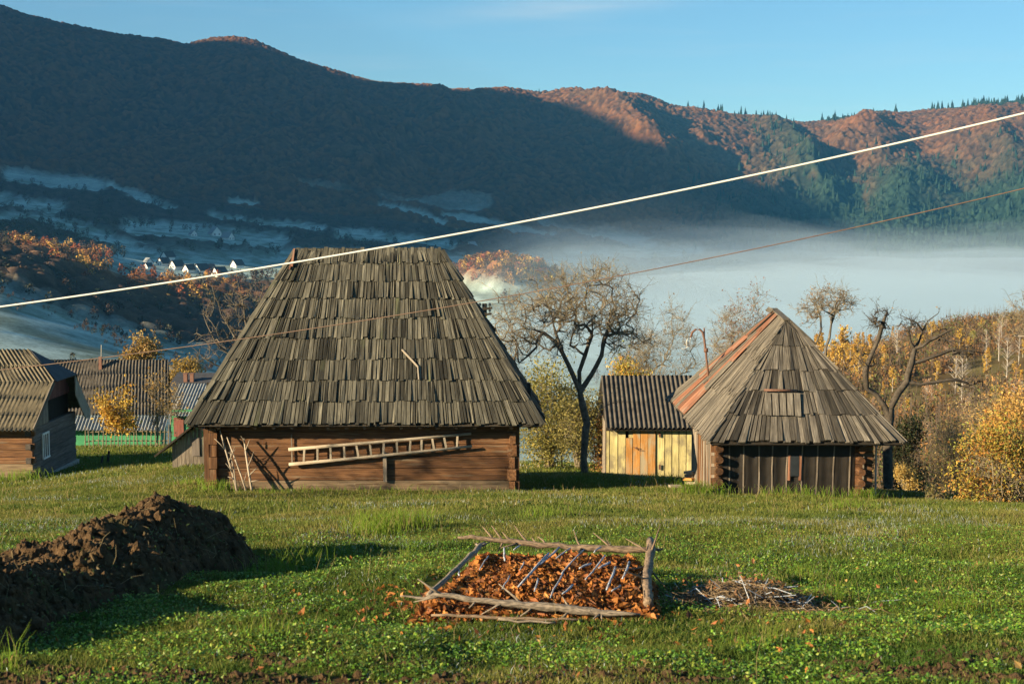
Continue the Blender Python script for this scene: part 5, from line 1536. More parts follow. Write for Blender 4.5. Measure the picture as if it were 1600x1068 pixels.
YG = [(.24, .21, .05), (.30, .24, .06), (.17, .17, .045)]
YE = [(.48, .31, .05), (.55, .38, .07), (.42, .22, .04)]
OR = [(.52, .32, .06), (.44, .21, .045), (.56, .40, .08), (.36, .32, .07)]
def pxbush(name, label, u0, u1, vt, vb, d, n, size, cols, seed, cz=.5, **kw):
    k = d / FPX; c = P((u0 + u1) / 2, (vt + vb) / 2 - (vb - vt) * (cz - .5), d); b = P((u0 + u1) / 2, vb, d)
    return bush(name, label, b, c, ((u1 - u0) / 2 * k, (u1 - u0) / 2 * k * .8, (vb - vt) / 2 * k), n, size, cols, seed, **kw)
pxbush('willow_bush', 'tall yellow green bush filling the gap right of the big barn', 812, 905, 565, 725, 56, 10000, .055, YG, 41, stems=30, cs=.3)
pxbush('willow_bush', 'lower olive bush behind the apple tree trunk', 872, 938, 612, 724, 53, 5500, .055, [(.17, .15, .045), (.24, .20, .06), (.13, .12, .04)], 42, stems=22, cs=.28)
pxbush('orange_bush', 'small rusty bush at the left corner of the yellow shed', 928, 954, 640, 728, 53, 1800, .045, [(.30, .12, .04), (.36, .22, .06), (.2, .09, .04)], 43, stems=14)
pxbush('yellow_sapling', 'bright yellow leafy sapling peeping over the yellow shed roof', 958, 1004, 562, 650, 57, 2600, .055, YE + [(.30, .30, .06)], 44, stems=14)
pxbush('yellow_shrub', 'glowing yellow shrub in front of the long brown corrugated roof', 157, 212, 606, 672, 67, 1700, .085, YE, 45, stems=14, cs=.2)
pxbush('yellow_shrub', 'small bright yellow shrub in the grass right of the hut', 1399, 1432, 716, 768, 53.5, 1900, .044, [(.52, .36, .10), (.58, .42, .14), (.42, .26, .07)], 46, stems=10, cs=.12)
pxbush('juniper_bush', 'dark green juniper behind the twisted tree trunk', 1392, 1446, 655, 772, 56, 7000, .055, [(.022, .034, .014), (.035, .045, .016), (.05, .04, .02)], 47, stems=18)
pxbush('orange_bush', 'large golden orange leafy bush at the right edge of the meadow', 1496, 1650, 652, 806, 35.8, 11000, .041, [(.36, .20, .04), (.33, .14, .035), (.38, .25, .05), (.22, .22, .05), (.34, .28, .05)], 48, stems=40, cs=.17)
pxbush('orange_bush', 'leafy golden bush crown behind the one at the right meadow edge', 1545, 1660, 610, 720, 60, 5000, .065, [(.44, .26, .07), (.36, .2, .06), (.5, .34, .1)], 49, stems=26, cs=.3)
pxbush('scrub_bush', 'grey brown twiggy bush between juniper and golden bush', 1448, 1530, 640, 790, 54, 2600, .045, [(.34, .22, .10), (.42, .29, .12), (.30, .25, .08)], 50, stems=60, cs=.3)
pxbush('scrub_bush', 'second grey twiggy bush rising above the golden bush', 1500, 1580, 615, 740, 66, 2200, .055, [(.34, .23, .11), (.42, .30, .13)], 51, stems=60, cs=.35)
pxbush('orange_tree', 'orange brown leafy treetop above the long brown roof', 198, 247, 530, 585, 90, 2200, .11, [(.30, .19, .06), (.24, .14, .05), (.34, .24, .07)], 52, stems=16, cs=.3, cat='tree')
pxbush('orange_bush', 'golden bush behind the chimneys of the dark roofed house', 256, 315, 566, 600, 108, 1600, .12, [(.34, .22, .05), (.28, .19, .05)], 53, stems=14, cs=.35)
pxbush('weed_clump', 'low dry brown weed clump in the grass before the golden bush', 1447, 1478, 766, 790, 36.5, 700, .03, [(.22, .16, .06), (.15, .14, .05)], 54, stems=16, cs=.08)
d_ = 68; k = d_ / FPX
tree('slim_tree', 'slim half bare tree with yellow leaves at the right end of the long roof', [PX([(246, 695), (246, 660), (243, 630), (244, 600)], d_)], ell(g0, P(246, 622, d_), (17 * k, .5, 50 * k), 46, .2), 55, M_twig, M_twig, r_tip=.011, rmax=.08, tw=(.04, 3, .5), r0=.008, up=.6,
     leaf=(420, .06, [(.42, .27, .07), (.36, .2, .05)], .06))
tree('slim_tree', 'slim bare tree before the pale blue grey roof', [PX([(268, 700), (266, 670), (268, 640)], d_ + 4)], ell(g0, P(270, 632, d_ + 4), (18 * k, .5, 32 * k), 36, .2), 56, M_twig, M_twig, r_tip=.010, rmax=.06, tw=(.04, 3, .45), r0=.007, up=.6, leaf=(260, .06, [(.34, .22, .08)], .06))

# ------------------------------------------------------------------ the scrub hillside on the right
def scrub():
    g = np.random.default_rng(61); m = MB()
    N = 5200
    d = np.sqrt(g.uniform(118 ** 2, 400 ** 2, N)); u = g.uniform(1215, 1780, N); x = (u - 800) / FPX * d
    keep = fbm(x / 30, d / 40, 63, 3) > .36
    x, d = x[keep], d[keep]; z = valley_z(x, d); n = len(x)
    h = g.uniform(1.2, 4.2, n); K = 44
    q = ell(g, (0, 0, 0), (1, 1, 1), n * K, .25).reshape(n, K, 3)
    C = np.stack([x, d, z + h * .45], -1)[:, None] + q * np.stack([h * .55, h * .55, h * .55], -1)[:, None]
    pal = np.array([(.15, .085, .042), (.20, .105, .046), (.10, .066, .04), (.21, .16, .06), (.12, .13, .045), (.27, .14, .05)])
    c = pal[g.integers(0, len(pal), n)] * g.uniform(.6, 1.25, (n, 1))
    k = n * K; s = np.repeat(h, K)[:, None] * g.uniform(.05, .11, (k, 1)) * np.repeat(np.where(d < 180, .7, 1.0), K)[:, None]
    a = nrm(g.normal(size=(k, 3)) + np.array((0, 0, .5))); b = nrm(np.cross(a, g.normal(size=(k, 3))))
    m.quads(C.reshape(-1, 3), a * s * 1.3, b * s * .5, np.repeat(c, K, 0) * g.uniform(.7, 1.3, (k, 1)))
    # upright bare shoots
    B = np.stack([x, d, z], -1); B = np.repeat(B, 3, 0) + g.normal(size=(n * 3, 3)) * np.array((.5, .5, 0)); hh = np.repeat(h, 3) * g.uniform(.8, 1.5, n * 3)
    T_ = B + np.stack([g.normal(size=n * 3) * .25, g.normal(size=n * 3) * .25, hh], -1)
    m.tubes(np.stack([B, (B + T_) / 2 + g.normal(size=B.shape) * .1, T_], 1), np.tile([[.05, .035, .015]], (n * 3, 1)), 3, col=(.17, .13, .095))
    tag(m.build('hillside_scrub', M_far), kind='stuff')
scrub()

def far_tree(name, label, cols, seed, shape, h=10.0, n=520, size=.26, bark_=M_birch, group=None):
    g = np.random.default_rng(seed)
    t = thing(name, label, 'tree', (0, 0, 0), group)
    m = MB(); S = []
    lean = g.normal() * .25
    tr = np.array([(lean * s * s, 0, h * s) for s in np.linspace(0, 1, 7)]) + g.normal(size=(7, 3)) * np.array((.05, .05, 0)) * np.linspace(0, 1, 7)[:, None]
    m.tube(tr, np.linspace(.15, .02, 7), 6)
    nb = 46
    s = g.uniform(.25, .97, nb); p0 = np.array([np.interp(q, np.linspace(0, 1, 7), tr[:, i]) for q in s for i in range(3)]).reshape(nb, 3)
    w = {'birch': 1.55 * np.sin(math.pi * np.clip((s - .15) / .9, 0, 1)) ** .7, 'larch': 1.5 * (1.02 - s), 'bare': 1.3 * np.sin(math.pi * np.clip((s - .2) / .85, 0, 1))}[shape] + .15
    a = g.uniform(0, 6.28, nb); p1 = p0 + np.stack([np.cos(a) * w, np.sin(a) * w, w * (.9 if shape != 'larch' else .1)], -1)
    m.tubes(np.stack([p0, (p0 + p1) / 2 + np.array((0, 0, .05)), p1], 1), np.tile([[.035, .022, .01]], (nb, 1)), 3)
    m.build('trunk', bark_, t)
    m = MB()
    f = g.uniform(.15, 1.05, (n, 1)); j = g.integers(0, nb, n); pts = p0[j] + (p1[j] - p0[j]) * f + g.normal(size=(n, 3)) * .16
    if shape == 'bare':
        k = n; q = pts + nrm(g.normal(size=(n, 3)) + np.array((0, 0, .8))) * g.uniform(.3, .8, (n, 1)); m.tubes(np.stack([pts, q], 1), np.tile([[.014, .006]], (n, 1)), 3, col=cols[0])
        m.build('crown', M_far, t)
    else:
        leaves(m, pts, size, cols, g, .05, .35); m.build('crown', M_leaf, t)
    return t
GB = 'golden birches and larches on the scrub hillside'
protos = {
    'golden': far_tree('golden_birch', 'slim golden birch in the crowd on the scrub hillside', YE, 71, 'birch', group=GB),
    'larch': far_tree('golden_larch', 'pointed golden larch in the crowd on the scrub hillside', [(.46, .27, .045), (.52, .33, .06), (.38, .2, .04)], 72, 'larch', group='golden larches on the scrub hillside'),
    'peach': far_tree('pale_birch', 'x', [(.42, .23, .10), (.36, .18, .08)], 73, 'birch', n=300, size=.2),
    'bare': far_tree('bare_birch', 'x', [(.22, .17, .13)], 74, 'bare', n=240),
    'olive': far_tree('olive_tree', 'x', [(.26, .25, .06), (.32, .28, .07)], 75, 'birch', n=800),
}
used = set()
def put(kind, u, vb, hpx, label=None, group='keep', wide=1.0):
    q = hit(u, vb, 118); s = hpx * q[1] / FPX / 10.0; q[2] -= .2
    o = protos[kind]
    sc3 = (s * wide, s * wide, s)
    if kind in used: o = dup(o, q, random.uniform(0, 6), sc3, label)
    else: o.location = tuple(float(v) for v in q); o.scale = sc3; used.add(kind)
    if label:
        o['label'] = label
        if group == 'keep' and 'group' in o: del o['group']
        elif group != 'keep': o['group'] = group
    return o
for i in range(15): put('golden' if i % 2 else 'larch', 1276 + i * 6.4 + rr(-4, 4), 588 + rr(-12, 14) + i * .6, rr(52, 78), None)
for i in range(38):
    put(('golden', 'larch', 'golden')[i % 3], rr(1270, 1640), rr(530, 668), rr(22, 48), None)
for i in range(26):
    o = put(('peach', 'bare', 'olive')[i % 3], rr(1290, 1640), rr(530, 690), rr(26, 60), ('small pinkish birch scattered in the scrub on the hillside', 'small bare tree scattered in the scrub on the hillside', 'small olive tree scattered in the scrub on the hillside')[i % 3], ('pinkish birches in the scrub', 'bare trees in the scrub', 'olive trees in the scrub')[i % 3])
put('golden', 1321, 590, 56, 'golden birch with bare white stem close right of the hut roof')
put('larch', 1384, 596, 60, 'tall golden larch seen through the twisted tree left fork')
put('golden', 1353, 598, 50, 'yellow birch beside the twisted tree left limb')
put('golden', 1398, 612, 40, 'small yellow birch behind the twisted tree main fork')
put('peach', 1411, 662, 34, 'pale peach birch low on the hillside right of the twisted trunk')
put('peach', 1451, 648, 58, 'leaning pinkish birch, left one of the white stemmed pair')
put('peach', 1460, 650, 50, 'shorter pinkish birch, right one of the white stemmed pair')
put('olive', 1443, 672, 34, 'rounded olive tree below the white stemmed pair of birches', wide=1.5)
put('golden', 1537, 522, 26, 'tiny lone yellow tree near the scrub hill top', wide=.8)
put('golden', 1411, 525, 22, 'tiny yellow treetop on the hill crest left of the dead limb', wide=.8)
put('golden', 1470, 522, 18, 'smallest yellow tree on the crest under the dead limb', wide=1.0)
put('bare', 1497, 640, 90, 'tall bare birch, left of the two beneath the outstretched limb')
put('bare', 1507, 648, 100, 'taller bare birch, right of the two beneath the outstretched limb')
put('bare', 1577, 612, 90, 'bare grey tree alone in the scrub near the right edge')
put('bare', 1567, 545, 60, 'bare grey tree high on the scrub hill near the right edge')
put('bare', 1404, 575, 70, 'bare grey tree directly behind the twisted trunk fork')
put('peach', 1455, 700, 44, 'thin peach birch at the hill foot above the twiggy bush')
put('olive', 1560, 640, 40, 'olive yellow tree at the hill foot near the right edge', wide=1.3)
put('peach', 1590, 660, 70, 'peach coloured tree at the right edge behind the golden bush', wide=1.3)
# birches by the hamlet, and the clump at its foot
GH = 'golden trees below the hamlet'
v_h = far_tree('valley_birch', 'golden autumn tree standing out of the woods below the hamlet', [(.46, .27, .06), (.40, .2, .05)], 76, 'birch', n=160, size=.45, group=GH)
first = True
for i in range(34):
    u = rr(150, 400); vb = rr(448, 490)
    if i < 8: u, vb = rr(5, 75), rr(440, 462)
    q = hit(u, vb, 480); s = rr(14, 24) * q[1] / FPX / 10
    if first: v_h.location = tuple(float(c) for c in q); v_h.scale = (s * 1.2, s * 1.2, s); first = False; o = v_h
    else: o = dup(v_h, q, rr(0, 6), (s * 1.2, s * 1.2, s))
    if i < 8: o['label'] = 'golden tree on the dark slope near the left edge'; o['group'] = 'golden trees on the dark left slope'
q = hit(215, 436, 600); s = 13 * q[1] / FPX / 10
o = dup(v_h, q, 1.0, (s * 1.9, s * 1.9, s * 1.2), 'roundest yellow tree just left below the hamlet houses'); del o['group']

# ------------------------------------------------------------------ mound of turned earth
def dirt_pile():
    A, B = np.array((-4.75, 10.4)), np.array((-3.80, 17.75))
    ax = (B - A) / np.linalg.norm(B - A); L = np.linalg.norm(B - A); nx = np.array((ax[1], -ax[0]))   # to the right
    s = np.linspace(-.03, 1.03, 420); q = np.linspace(-1, 1, 240)
    S, Q = np.meshgrid(s, q, indexing='ij')
    hh = np.interp(S, [-.03, .0, .1, .2, .34, .44, .52, .58, .64, .72, .80, .88, .94, .985, 1.03], [.5, .52, .56, .52, .42, .50, .60, .74, .70, .76, .86, .86, .72, .34, 0])
    wid = np.where(Q > 0, .86, 1.15) * (1 + .12 * np.sin(S * 17)) * np.interp(S, [-.03, .9, .97, 1.03], [1, 1, .7, .25])
    X = A[0] + ax[0] * S * L + nx[0] * Q * wid; Y = A[1] + ax[1] * S * L + nx[1] * Q * wid
    prof = np.clip(1 - np.abs(Q) ** 1.7, 0, 1) ** .9
    e1, r1 = cells(X, Y, .30, 201); e2, r2 = cells(X, Y, .12, 202); e3, r3 = cells(X, Y, .06, 205)
    bumpy = .13 * np.sqrt(np.clip(1 - (e1 / .22) ** 2, 0, 1)) * r1 + .075 * np.sqrt(np.clip(1 - (e2 / .085) ** 2, 0, 1)) * r2 + .035 * np.sqrt(np.clip(1 - (e3 / .04) ** 2, 0, 1)) * r3
    f = np.clip(prof * 4, 0, 1)
    Z = gz(X, Y) - .06 + .86 * hh * prof + (bumpy - .05 + .16 * (fbm(X / .5, Y / .5, 203, 4) - .5)) * f
    X = X + .05 * (fbm(Z * 9 + X * 4, Y * 6, 207, 3) - .5); Y = Y + .08 * (fbm(X * 6, Z * 9, 209, 3) - .5)
    m = MB(); m.grid(np.stack([X, Y, Z], -1))
    g = np.random.default_rng(5)
    # clods on and round it
    n = 2200; i = g.integers(0, len(s), n); j = np.clip((g.beta(1.6, 1.6, n) * 240).astype(int), 0, 239)
    c = np.stack([X[i, j], Y[i, j], Z[i, j]], -1); blobs(m, c, g.uniform(.012, .06, n) * g.uniform(.5, 1.2, n), g)
    n = 1500; sd = g.random(n) ** 2 * .55; tt = g.random(n); px = A[0] + ax[0] * tt * L + nx[0] * (.62 + sd); py = A[1] + ax[1] * tt * L + nx[1] * (.62 + sd)
    blobs(m, np.stack([px, py, gz(px, py)], -1), g.uniform(.008, .04, n) * g.uniform(.4, 1.1, n), g)
    t = m.build('dirt_mound', M_soil, origin=(-4.2, 14, float(gz(np.array([-4.2]), np.array([14.]))[0])), smooth=False)
    tag(t, 'long dark mound of freshly turned clumpy earth in the grass', 'dirt mound')
    # straws and weeds in it
    m = MB(); n = 240; i = g.integers(0, len(s), n); j = g.integers(20, 225, n)
    c = np.stack([X[i, j], Y[i, j], Z[i, j]], -1); d = nrm(g.normal(size=(n, 3)) + np.array((0, 0, .35))) * g.uniform(.06, .28, (n, 1))
    m.tubes(np.stack([c, c + d * .5 + g.normal(size=c.shape) * .02, c + d], 1), np.tile([[.003, .0028, .0015]], (n, 1)), 3, col=(.24, .19, .10))
    n = 900; i = g.integers(0, len(s), n); j = g.integers(150, 235, n); c = np.stack([X[i, j], Y[i, j], Z[i, j] + .02], -1)
    leaves(m, c, .022, [(.07, .10, .03), (.10, .12, .04), (.16, .12, .06)], g, .03)
    o = m.build('weeds', M_leaf, t)
ICO = None
def blobs(m, c, r, g):
    """lumps: small distorted balls"""
    global ICO
    if ICO is None:
        import bmesh
        bm = bmesh.new(); bmesh.ops.create_icosphere(bm, subdivisions=1, radius=1)
        ICO = (np.array([v.co[:] for v in bm.verts]), np.array([[v.index for v in f.verts] for f in bm.faces])); bm.free()
    V, F = ICO; k = len(c); n = len(V)
    sc = g.uniform(.6, 1.3, (k, 1, 3)); W = V[None] * sc * (1 + .45 * (g.random((k, n, 1)) - .5)) * np.asarray(r)[:, None, None] + c[:, None]
    m.add(W.reshape(-1, 3), (F[None] + (np.arange(k) * n)[:, None, None]).reshape(-1, 3), np.repeat(g.random(k), n))
dirt_pile()

# ------------------------------------------------------------------ heap of leaves framed by branches
g5 = np.random.default_rng(77)
ZL = lambda x, y: (620 + x / 3.636, 810 + y / 3.636)
c00, c10, c01, c11 = P(664, 946, 12.05), P(1012, 950, 12.05), P(742, 862, 14.05), P(1008, 866, 14.05)
def heap_pt(s, t):
    s = np.asarray(s)[..., None]; t = np.asarray(t)[..., None]
    p = (c00 * (1 - s) + c10 * s) * (1 - t) + (c01 * (1 - s) + c11 * s) * t
    s = s[..., 0]; t = t[..., 0]
    p[..., 2] += .03 * np.sin(np.pi * np.clip(s, 0, 1)) * np.sin(np.pi * np.clip(t, 0, 1)) + .09 * (fbm(p[..., 0] / .22, p[..., 1] / .22, 301, 3) - .5)
    e = np.minimum(np.minimum(s, 1 - s), np.minimum(t, 1 - t))
    gr = gz(p[..., 0], p[..., 1])
    w = sstep(-.10, .10, e)
    p[..., 2] = gr - .02 + (p[..., 2] - gr) * w
    return p
S, T_ = np.meshgrid(np.linspace(-.12, 1.12, 120), np.linspace(-.12, 1.12, 90))
heap = tag(bpy.data.objects.new('leaf_heap', None), 'heap of dry orange brown leaves framed by bare branches in the grass', 'leaf heap'); COL.objects.link(heap)
heap.location = tuple(float(v) for v in G(.1, 13))
m = MB(); m.grid(heap_pt(S, T_)); m.build('earth_core', M_soil, heap, smooth=True)
n = 5200
s, t = g5.uniform(-.06, 1.06, n), g5.uniform(-.08, 1.05, n)
pc = heap_pt(s, t) + np.array((0, 0, .012)); pc[:, 2] += g5.uniform(0, .04, n)
n2 = 700; sp = np.stack([g5.normal(.1, 1.0, n2), g5.normal(12.7, .9, n2)], -1); zz = gz(sp[:, 0], sp[:, 1]) + .02
pc = np.concatenate([pc, np.stack([sp[:, 0], sp[:, 1], zz], -1)]); k = len(pc)
nrm_ = nrm(g5.normal(size=(k, 3)) * .75 + np.array((0, -.1, .75))); a = nrm(np.cross(nrm_, g5.normal(size=(k, 3)))); b = np.cross(nrm_, a)
sz = .014 + .042 * g5.random((k, 1)) ** 1.6; lc = np.array([(.34, .13, .032), (.42, .17, .04), (.27, .09, .025), (.20, .075, .028), (.48, .24, .075), (.13, .06, .03)])[g5.choice(6, k, p=[.27, .23, .2, .13, .08, .09])] * g5.uniform(.7, 1.2, (k, 1))
# lobed leaves: centre rib folded, tips curled
V = np.stack([pc - a * sz, pc - a * sz * .2 - b * sz * .62 + nrm_ * sz * g5.uniform(0, .6, (k, 1)), pc + a * sz * .35 - b * sz * .45 + nrm_ * sz * .25, pc + a * sz * 1.1 + nrm_ * sz * g5.uniform(-.3, .7, (k, 1)), pc + a * sz * .35 + b * sz * .45 + nrm_ * sz * .25, pc - a * sz * .2 + b * sz * .62 + nrm_ * sz * g5.uniform(0, .6, (k, 1)), pc + a * sz * .1], 1)
F = np.array([(0, 1, 6), (1, 2, 6), (2, 3, 6), (3, 4, 6), (4, 5, 6), (5, 0, 6)])
m = MB(); m.add(V.reshape(-1, 3), (F[None] + (np.arange(k) * 7)[:, None, None]).reshape(-1, 3), np.repeat(g5.random(k), 7), None, np.repeat(lc, 7, 0))
tag(m.build('fallen_leaves', M_leaf, heap), kind='stuff')

def stick_mat(name, base, frost):
    m, nt, b_ = newmat(name)
    gg = attr(nt, 'gc'); n1 = noise(nt, gg.outputs['Vector'], 1.0, 5, .65, (14, 14, 10)); n2 = noise(nt, gg.outputs['Vector'], 1, 3, .5, (50, 50, 20))
    c = mix(nt, base, tuple(q * .3 for q in base), ramp(nt, n2, [(.35, 0.), (.65, 1.)]))
    c = mix(nt, c, (.42, .47, .55), ramp(nt, n1, [(frost, 0.), (frost + .18, .85)]))
    nt.links.new(c, b_.inputs['Base Color']); b_.inputs['Roughness'].default_value = .85
    bump(nt, b_, n2, .5, .01)
    return m
M_frost = stick_mat('frosted_stalk', (.17, .11, .07), .36)
M_branch = stick_mat('branch_bark', (.24, .165, .105), .74)
M_branch_grey = stick_mat('grey_branch_bark', (.27, .215, .16), .74)
def dlog(v): return 12.05 + (935 - v) / 75 * 1.95
def branch_thing(lab, main, rad, tw, mat, ds, name='branch', group=None, twig_r=.009):
    n = len(main); M = [P(*ZL(x, y), d) for (x, y), d in zip(main, ds)]
    fine = []
    for a_, b_ in zip(M[:-1], M[1:]):
        for i in range(3): fine.append(a_ + (b_ - a_) * i / 3 + (g5.normal(size=3) * .006 if i else 0))
    fine.append(M[-1]); R_ = np.interp(np.linspace(0, 1, len(fine)), np.linspace(0, 1, n), rad)
    R_ = R_ * (1 + .12 * g5.normal(size=len(fine)).clip(-1, 1))
    m = MB(); m.tube(fine, R_, 10, jit=.12)
    for (xa, ya), (xb, yb_), dz in tw:
        k = int(np.argmin([abs(q[0] - xa) + abs(q[1] - ya) for q in main])); d = ds[k]
        # foot sits on the branch
        A_ = P(*ZL(xa, ya), d); fi = int(np.argmin(np.linalg.norm(np.array(fine) - A_, axis=1))); A_ = fine[fi]; B_ = P(*ZL(xb, yb_), A_[1] + dz)
        m.tube([A_, A_ * .6 + B_ * .4 + g5.normal(size=3) * .008, B_], [min(twig_r * 1.5, R_[fi]), twig_r * 1.1, twig_r * .4], 6, jit=.15)
    return tag(m.build(name, mat, origin=M[0], smooth=True), lab, 'branch', group)
GR = 'branches framing the leaf heap'
branch_thing('long pale branch with forked tip along the near edge of the leaf heap', [(18, 437), (120, 450), (260, 432), (450, 462), (650, 480), (850, 500), (1050, 522), (1220, 535), (1385, 541)], [.006, .012, .024, .027, .031, .037, .037, .033, .006],
             [((260, 432), (118, 340), 0), ((260, 440), (95, 472), -.05), ((700, 475), (578, 368), .1), ((630, 490), (480, 542), -.12), ((1000, 510), (940, 440), .1), ((960, 525), (875, 612), -.15), ((1150, 540), (1085, 598), -.15), ((760, 500), (700, 552), -.1), ((900, 500), (870, 478), .05), ((450, 462), (410, 505), -.08), ((1165, 535), (1165, 580), -.1)],
             M_branch_grey, [11.9] * 9, group=GR)
branch_thing('straight branch with upright side twigs along the far edge of the leaf heap', [(345, 103), (420, 100), (550, 118), (700, 135), (850, 150), (1050, 165), (1300, 176), (1430, 176), (1512, 170)], [.010, .020, .026, .028, .031, .034, .036, .028, .006],
             [((550, 112), (485, 42), .1), ((635, 118), (600, 75), .05), ((610, 85), (538, 38), .1), ((760, 135), (668, 38), .1), ((870, 150), (800, 100), .1), ((800, 125), (765, 106), .05), ((1065, 160), (1005, 62), .1), ((1190, 165), (1115, 78), .1), ((1250, 165), (1188, 110), .1), ((590, 125), (568, 195), -.1), ((690, 140), (590, 165), -.15), ((1060, 175), (880, 410), -1.3)],
             M_branch, [14.15] * 9, group=GR)
branch_thing('frosty grey branch closing the left end of the leaf heap', [(178, 434), (260, 360), (340, 285), (420, 205), (470, 155), (497, 142)], [.022, .026, .027, .027, .028, .022], [((460, 150), (455, 133), .1), ((470, 150), (530, 132), .1)], M_branch_grey, [12.1, 12.5, 12.95, 13.45, 13.9, 14.1], group=GR)
branch_thing('thick knobbly branch closing the right end of the leaf heap', [(1428, 478), (1424, 410), (1420, 350), (1432, 270), (1440, 200), (1440, 122)], [.040, .044, .046, .046, .047, .045],
             [((1405, 380), (1300, 470), -.2), ((1410, 340), (1290, 295), -.3), ((1430, 245), (1240, 285), -.4), ((1450, 240), (1540, 400), -.3), ((1440, 420), (1482, 570), -.2), ((1430, 300), (1330, 355), -.4), ((1440, 215), (1300, 112), .1), ((1430, 440), (1470, 560), -.35), ((1445, 180), (1498, 30), .05)], M_branch, [12.15, 12.45, 12.8, 13.3, 13.75, 14.3], group=GR)
branch_thing('thin brown stick lying under the near branch of the leaf heap', [(195, 548), (450, 552), (750, 565), (1050, 576)], [.012, .014, .014, .008], [], M_branch, [11.72, 11.70, 11.68, 11.66], group=GR)
branch_thing('yellowish thin stick below the brown stick at the leaf heap', [(575, 568), (740, 580), (905, 588)], [.010, .011, .008], [], M_branch_grey, [11.62, 11.6, 11.58], group=GR)
FS = [((610, 205), (614, 278)), ((665, 218), (702, 188)), ((862, 238), (690, 430)), ((922, 205), (812, 302)), ((986, 208), (905, 265)), ((1062, 218), (936, 352)), ((945, 350), (872, 492)), ((1182, 250), (1072, 386)), ((1242, 318), (1192, 445)),
      ((1320, 288), (1282, 382)), ((802, 385), (782, 455)), ((1212, 288), (1148, 322)), ((722, 288), (700, 332)), ((1102, 298), (1038, 322)), ((1160, 202), (1120, 232)), ((1000, 420), (940, 470)), ((520, 255), (470, 330)), ((1270, 425), (1220, 455)), ((640, 370), (600, 440)), ((350, 330), (356, 365))]
for i, ((xa, ya), (xb, yb_)) in enumerate(FS):
    a_, b_ = P(*ZL(xa, ya), dlog(ZL(xa, ya)[1]) + .02), P(*ZL(xb, yb_), dlog(ZL(xb, yb_)[1]) + .02)
    a_[2] += .075; b_[2] += .07
    ln = np.linalg.norm(b_ - a_); r = rr(.006, .011)
    m = MB(); m.tube([a_, a_ * .65 + b_ * .35 + g5.normal(size=3) * .004, a_ * .3 + b_ * .7 + g5.normal(size=3) * .004, b_], [r, r * 1.05, r, r * .8], 7, jit=.2)
    tag(m.build('frosted_stalk', M_frost, origin=a_, smooth=True), 'frosted stalk lying slantwise on the orange leaf heap', 'stalk', 'frosted stalks on the leaf heap')
# low heap of dry twigs beside it
m = MB(); n = 1300
c = np.stack([g5.normal(2.2, .40, n), g5.normal(13.15, .34, n), np.zeros(n)], -1); r_ = np.hypot((c[:, 0] - 2.2) / .75, (c[:, 1] - 13.15) / .65)
c[:, 2] = gz(c[:, 0], c[:, 1]) + np.clip(.22 * (1 - r_ ** 2), 0, 1) * g5.uniform(.1, 1.05, n) + .01
d = nrm(g5.normal(size=(n, 3)) * np.array((1, .8, .3))) * g5.uniform(.05, .2, (n, 1))
cc = np.where(g5.random(n)[:, None] < .12, np.array((.5, .54, .6)), np.array((.27, .19, .11)) * g5.uniform(.4, 1.3, (n, 1)))
m.tubes(np.stack([c - d, c + g5.normal(size=c.shape) * .025, c + d], 1), np.tile([[.0035, .004, .002]], (n, 1)), 4, col=np.repeat(cc, 12, 0))
leaves(m, c[:260] + np.array((0, .1, .02)), .028, [(.30, .12, .04), (.16, .08, .04)], g5, .06)
tag(m.build('brush_heap', M_leaf, origin=G(2.22, 13.15)), 'low tangled heap of dry brown twigs right of the leaf heap', 'brush heap')

# ------------------------------------------------------------------ grass
def clear_of(x, y):
    """False where something stands or lies"""
    ok = np.ones(len(x), bool)
    def rect(x0, x1, y0, y1): return (x > x0) & (x < x1) & (y > y0) & (y < y1)
    ok &= ~rect(bx0 - .1, bx1 + .1, 38.02, 45); ok &= ~rect(hx0 - .05, hx1 + .05, 36.02, 41.9); ok &= ~rect(sx0, sx1, SY + .03, 55.9)
    ok &= ~rect(-28, hx, 55, 60.7)
    A, B = np.array((-4.75, 10.4)), np.array((-3.80, 17.6)); ab = B - A
    t = np.clip(((x - A[0]) * ab[0] + (y - A[1]) * ab[1]) / (ab @ ab), -.1, 1); side = (x - A[0] - t * ab[0])
    ok &= ~((side > -1.0) & (side < .68) & (y < 17.75))
    k = x / y
    ok &= ~((x > -.85) & (x < 1.25) & (y > 11.95) & (y < 14.1))
    return ok

